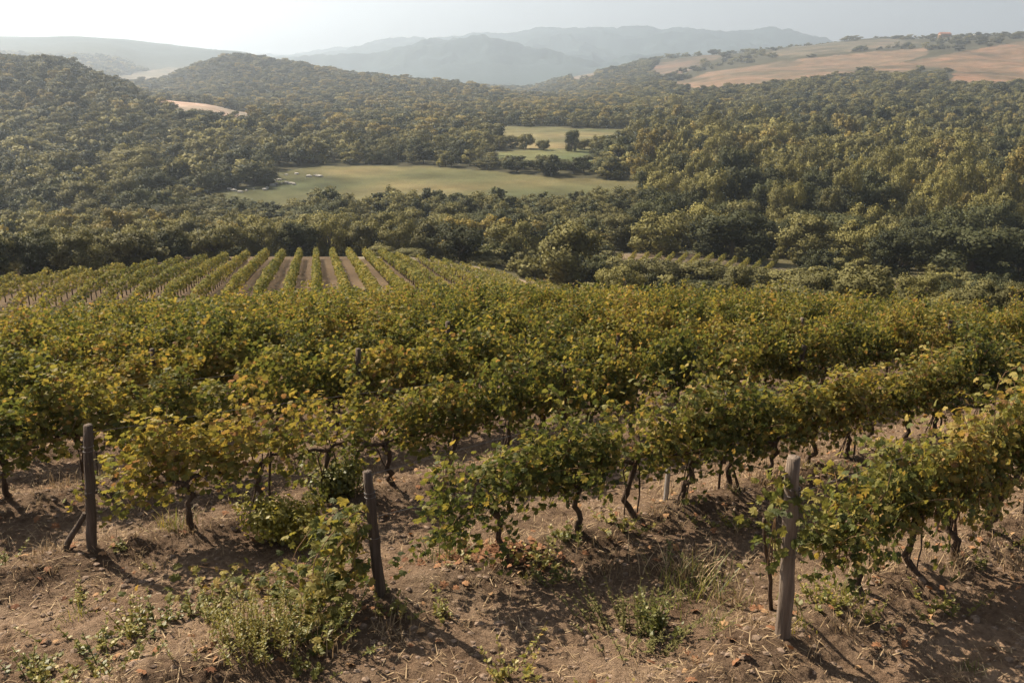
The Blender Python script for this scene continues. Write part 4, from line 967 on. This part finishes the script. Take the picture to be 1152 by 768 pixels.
# ------------------------------------------------------------------ far buildings on the ridge, pale stones at the field edge
M_wall = rough_material('farm_wall', (.33, .2, .13), (.45, .29, .2), .4, bump=.1); M_roof = rough_material('roof_tile', (.26, .1, .06), (.36, .16, .1), .8, bump=.2); M_white = rough_material('white_wall', (.66, .64, .6), (.78, .76, .72), .4, bump=.05); M_dark = rough_material('window_dark', (.02, .02, .02), (.04, .04, .04), 1, rough=.3)
BOXF = np.array([(0, 3, 2, 1), (4, 5, 6, 7), (0, 1, 5, 4), (1, 2, 6, 5), (2, 3, 7, 6), (3, 0, 4, 7)])
def box(mb, a, b):
    (x0, y0, z0), (x1, y1, z1) = a, b
    mb.add([(x0, y0, z0), (x1, y0, z0), (x1, y1, z0), (x0, y1, z0), (x0, y0, z1), (x1, y0, z1), (x1, y1, z1), (x0, y1, z1)], BOXF)
def house(name, u, v, Yd, L, Wh, Hh, wall, label, cat):
    p = at_depth(u, v, Yd); o = empty(name, (p[0], Yd, tz(p[0], Yd)), .15); tag(o, label, cat)
    mb = MB(); box(mb, (-L / 2, -Wh / 2, -3), (L / 2, Wh / 2, Hh)); link('wall', mb.mesh('wall', [wall]), o)
    e = .5; r = Wh * .28; mb = MB(); x = L / 2 + e; y = Wh / 2 + e
    mb.add([(-x, -y, Hh + .02), (x, -y, Hh + .02), (x, y, Hh + .02), (-x, y, Hh + .02), (-x, 0, Hh + r), (x, 0, Hh + r)], np.array([(0, 1, 5, 4), (2, 3, 4, 5), (0, 3, 2, 1)])); mb.add([(-x, -y, Hh + .02), (-x, y, Hh + .02), (-x, 0, Hh + r), (x, -y, Hh + .02), (x, y, Hh + .02), (x, 0, Hh + r)], np.array([(1, 0, 2), (3, 4, 5)]))
    link('roof', mb.mesh('roof', [M_roof if wall is M_wall else M_white]), o)
    for xw in np.arange(-L / 2 + 2, L / 2 - 1, 4.0):
        mb = MB(); box(mb, (xw - .6, -Wh / 2 - .05, Hh * .45), (xw + .6, -Wh / 2 + .1, Hh * .45 + 1.7)); link('window', mb.mesh('window', [M_dark]), o)
house('farmhouse', 1062, 44, 2250, 26, 12, 8, M_wall, 'small reddish farmhouse on the ridge at the upper right', 'house')
house('farm_shed', 1098, 45, 2200, 14, 7, 4, M_white, 'tiny white farm shed right of the reddish farmhouse', 'shed')
ST = [(258, 213), (263, 215), (270, 216.5), (277, 215), (300, 212), (306, 209), (311, 207), (317, 206), (322, 205.5), (327, 207), (309, 204), (314, 203), (298, 214), (348, 199), (356, 198.5), (359, 199), (331, 208), (285, 213), (322, 197), (334, 196)]
for i, (u, v) in enumerate(ST):
    p = hit(u, v, 450); r = rng.uniform(.45, 1.0)
    V = ico * np.array([rng.uniform(1, 2.0), rng.uniform(.8, 1.2), .7]) * r * rng.uniform(.75, 1.15, (12, 1))
    mb = MB(); mb.add(V, icf); o = link('pale_boulder', mb.mesh('pale_boulder', [M_stone]), None, (p[0], p[1], p[2] + r * .25))
    tag(o, 'whitish stone lying along the wooded left edge of the large valley field' if u < 340 else 'whitish stone lying out on the large valley field', 'stone', 'pale stones at the valley field')
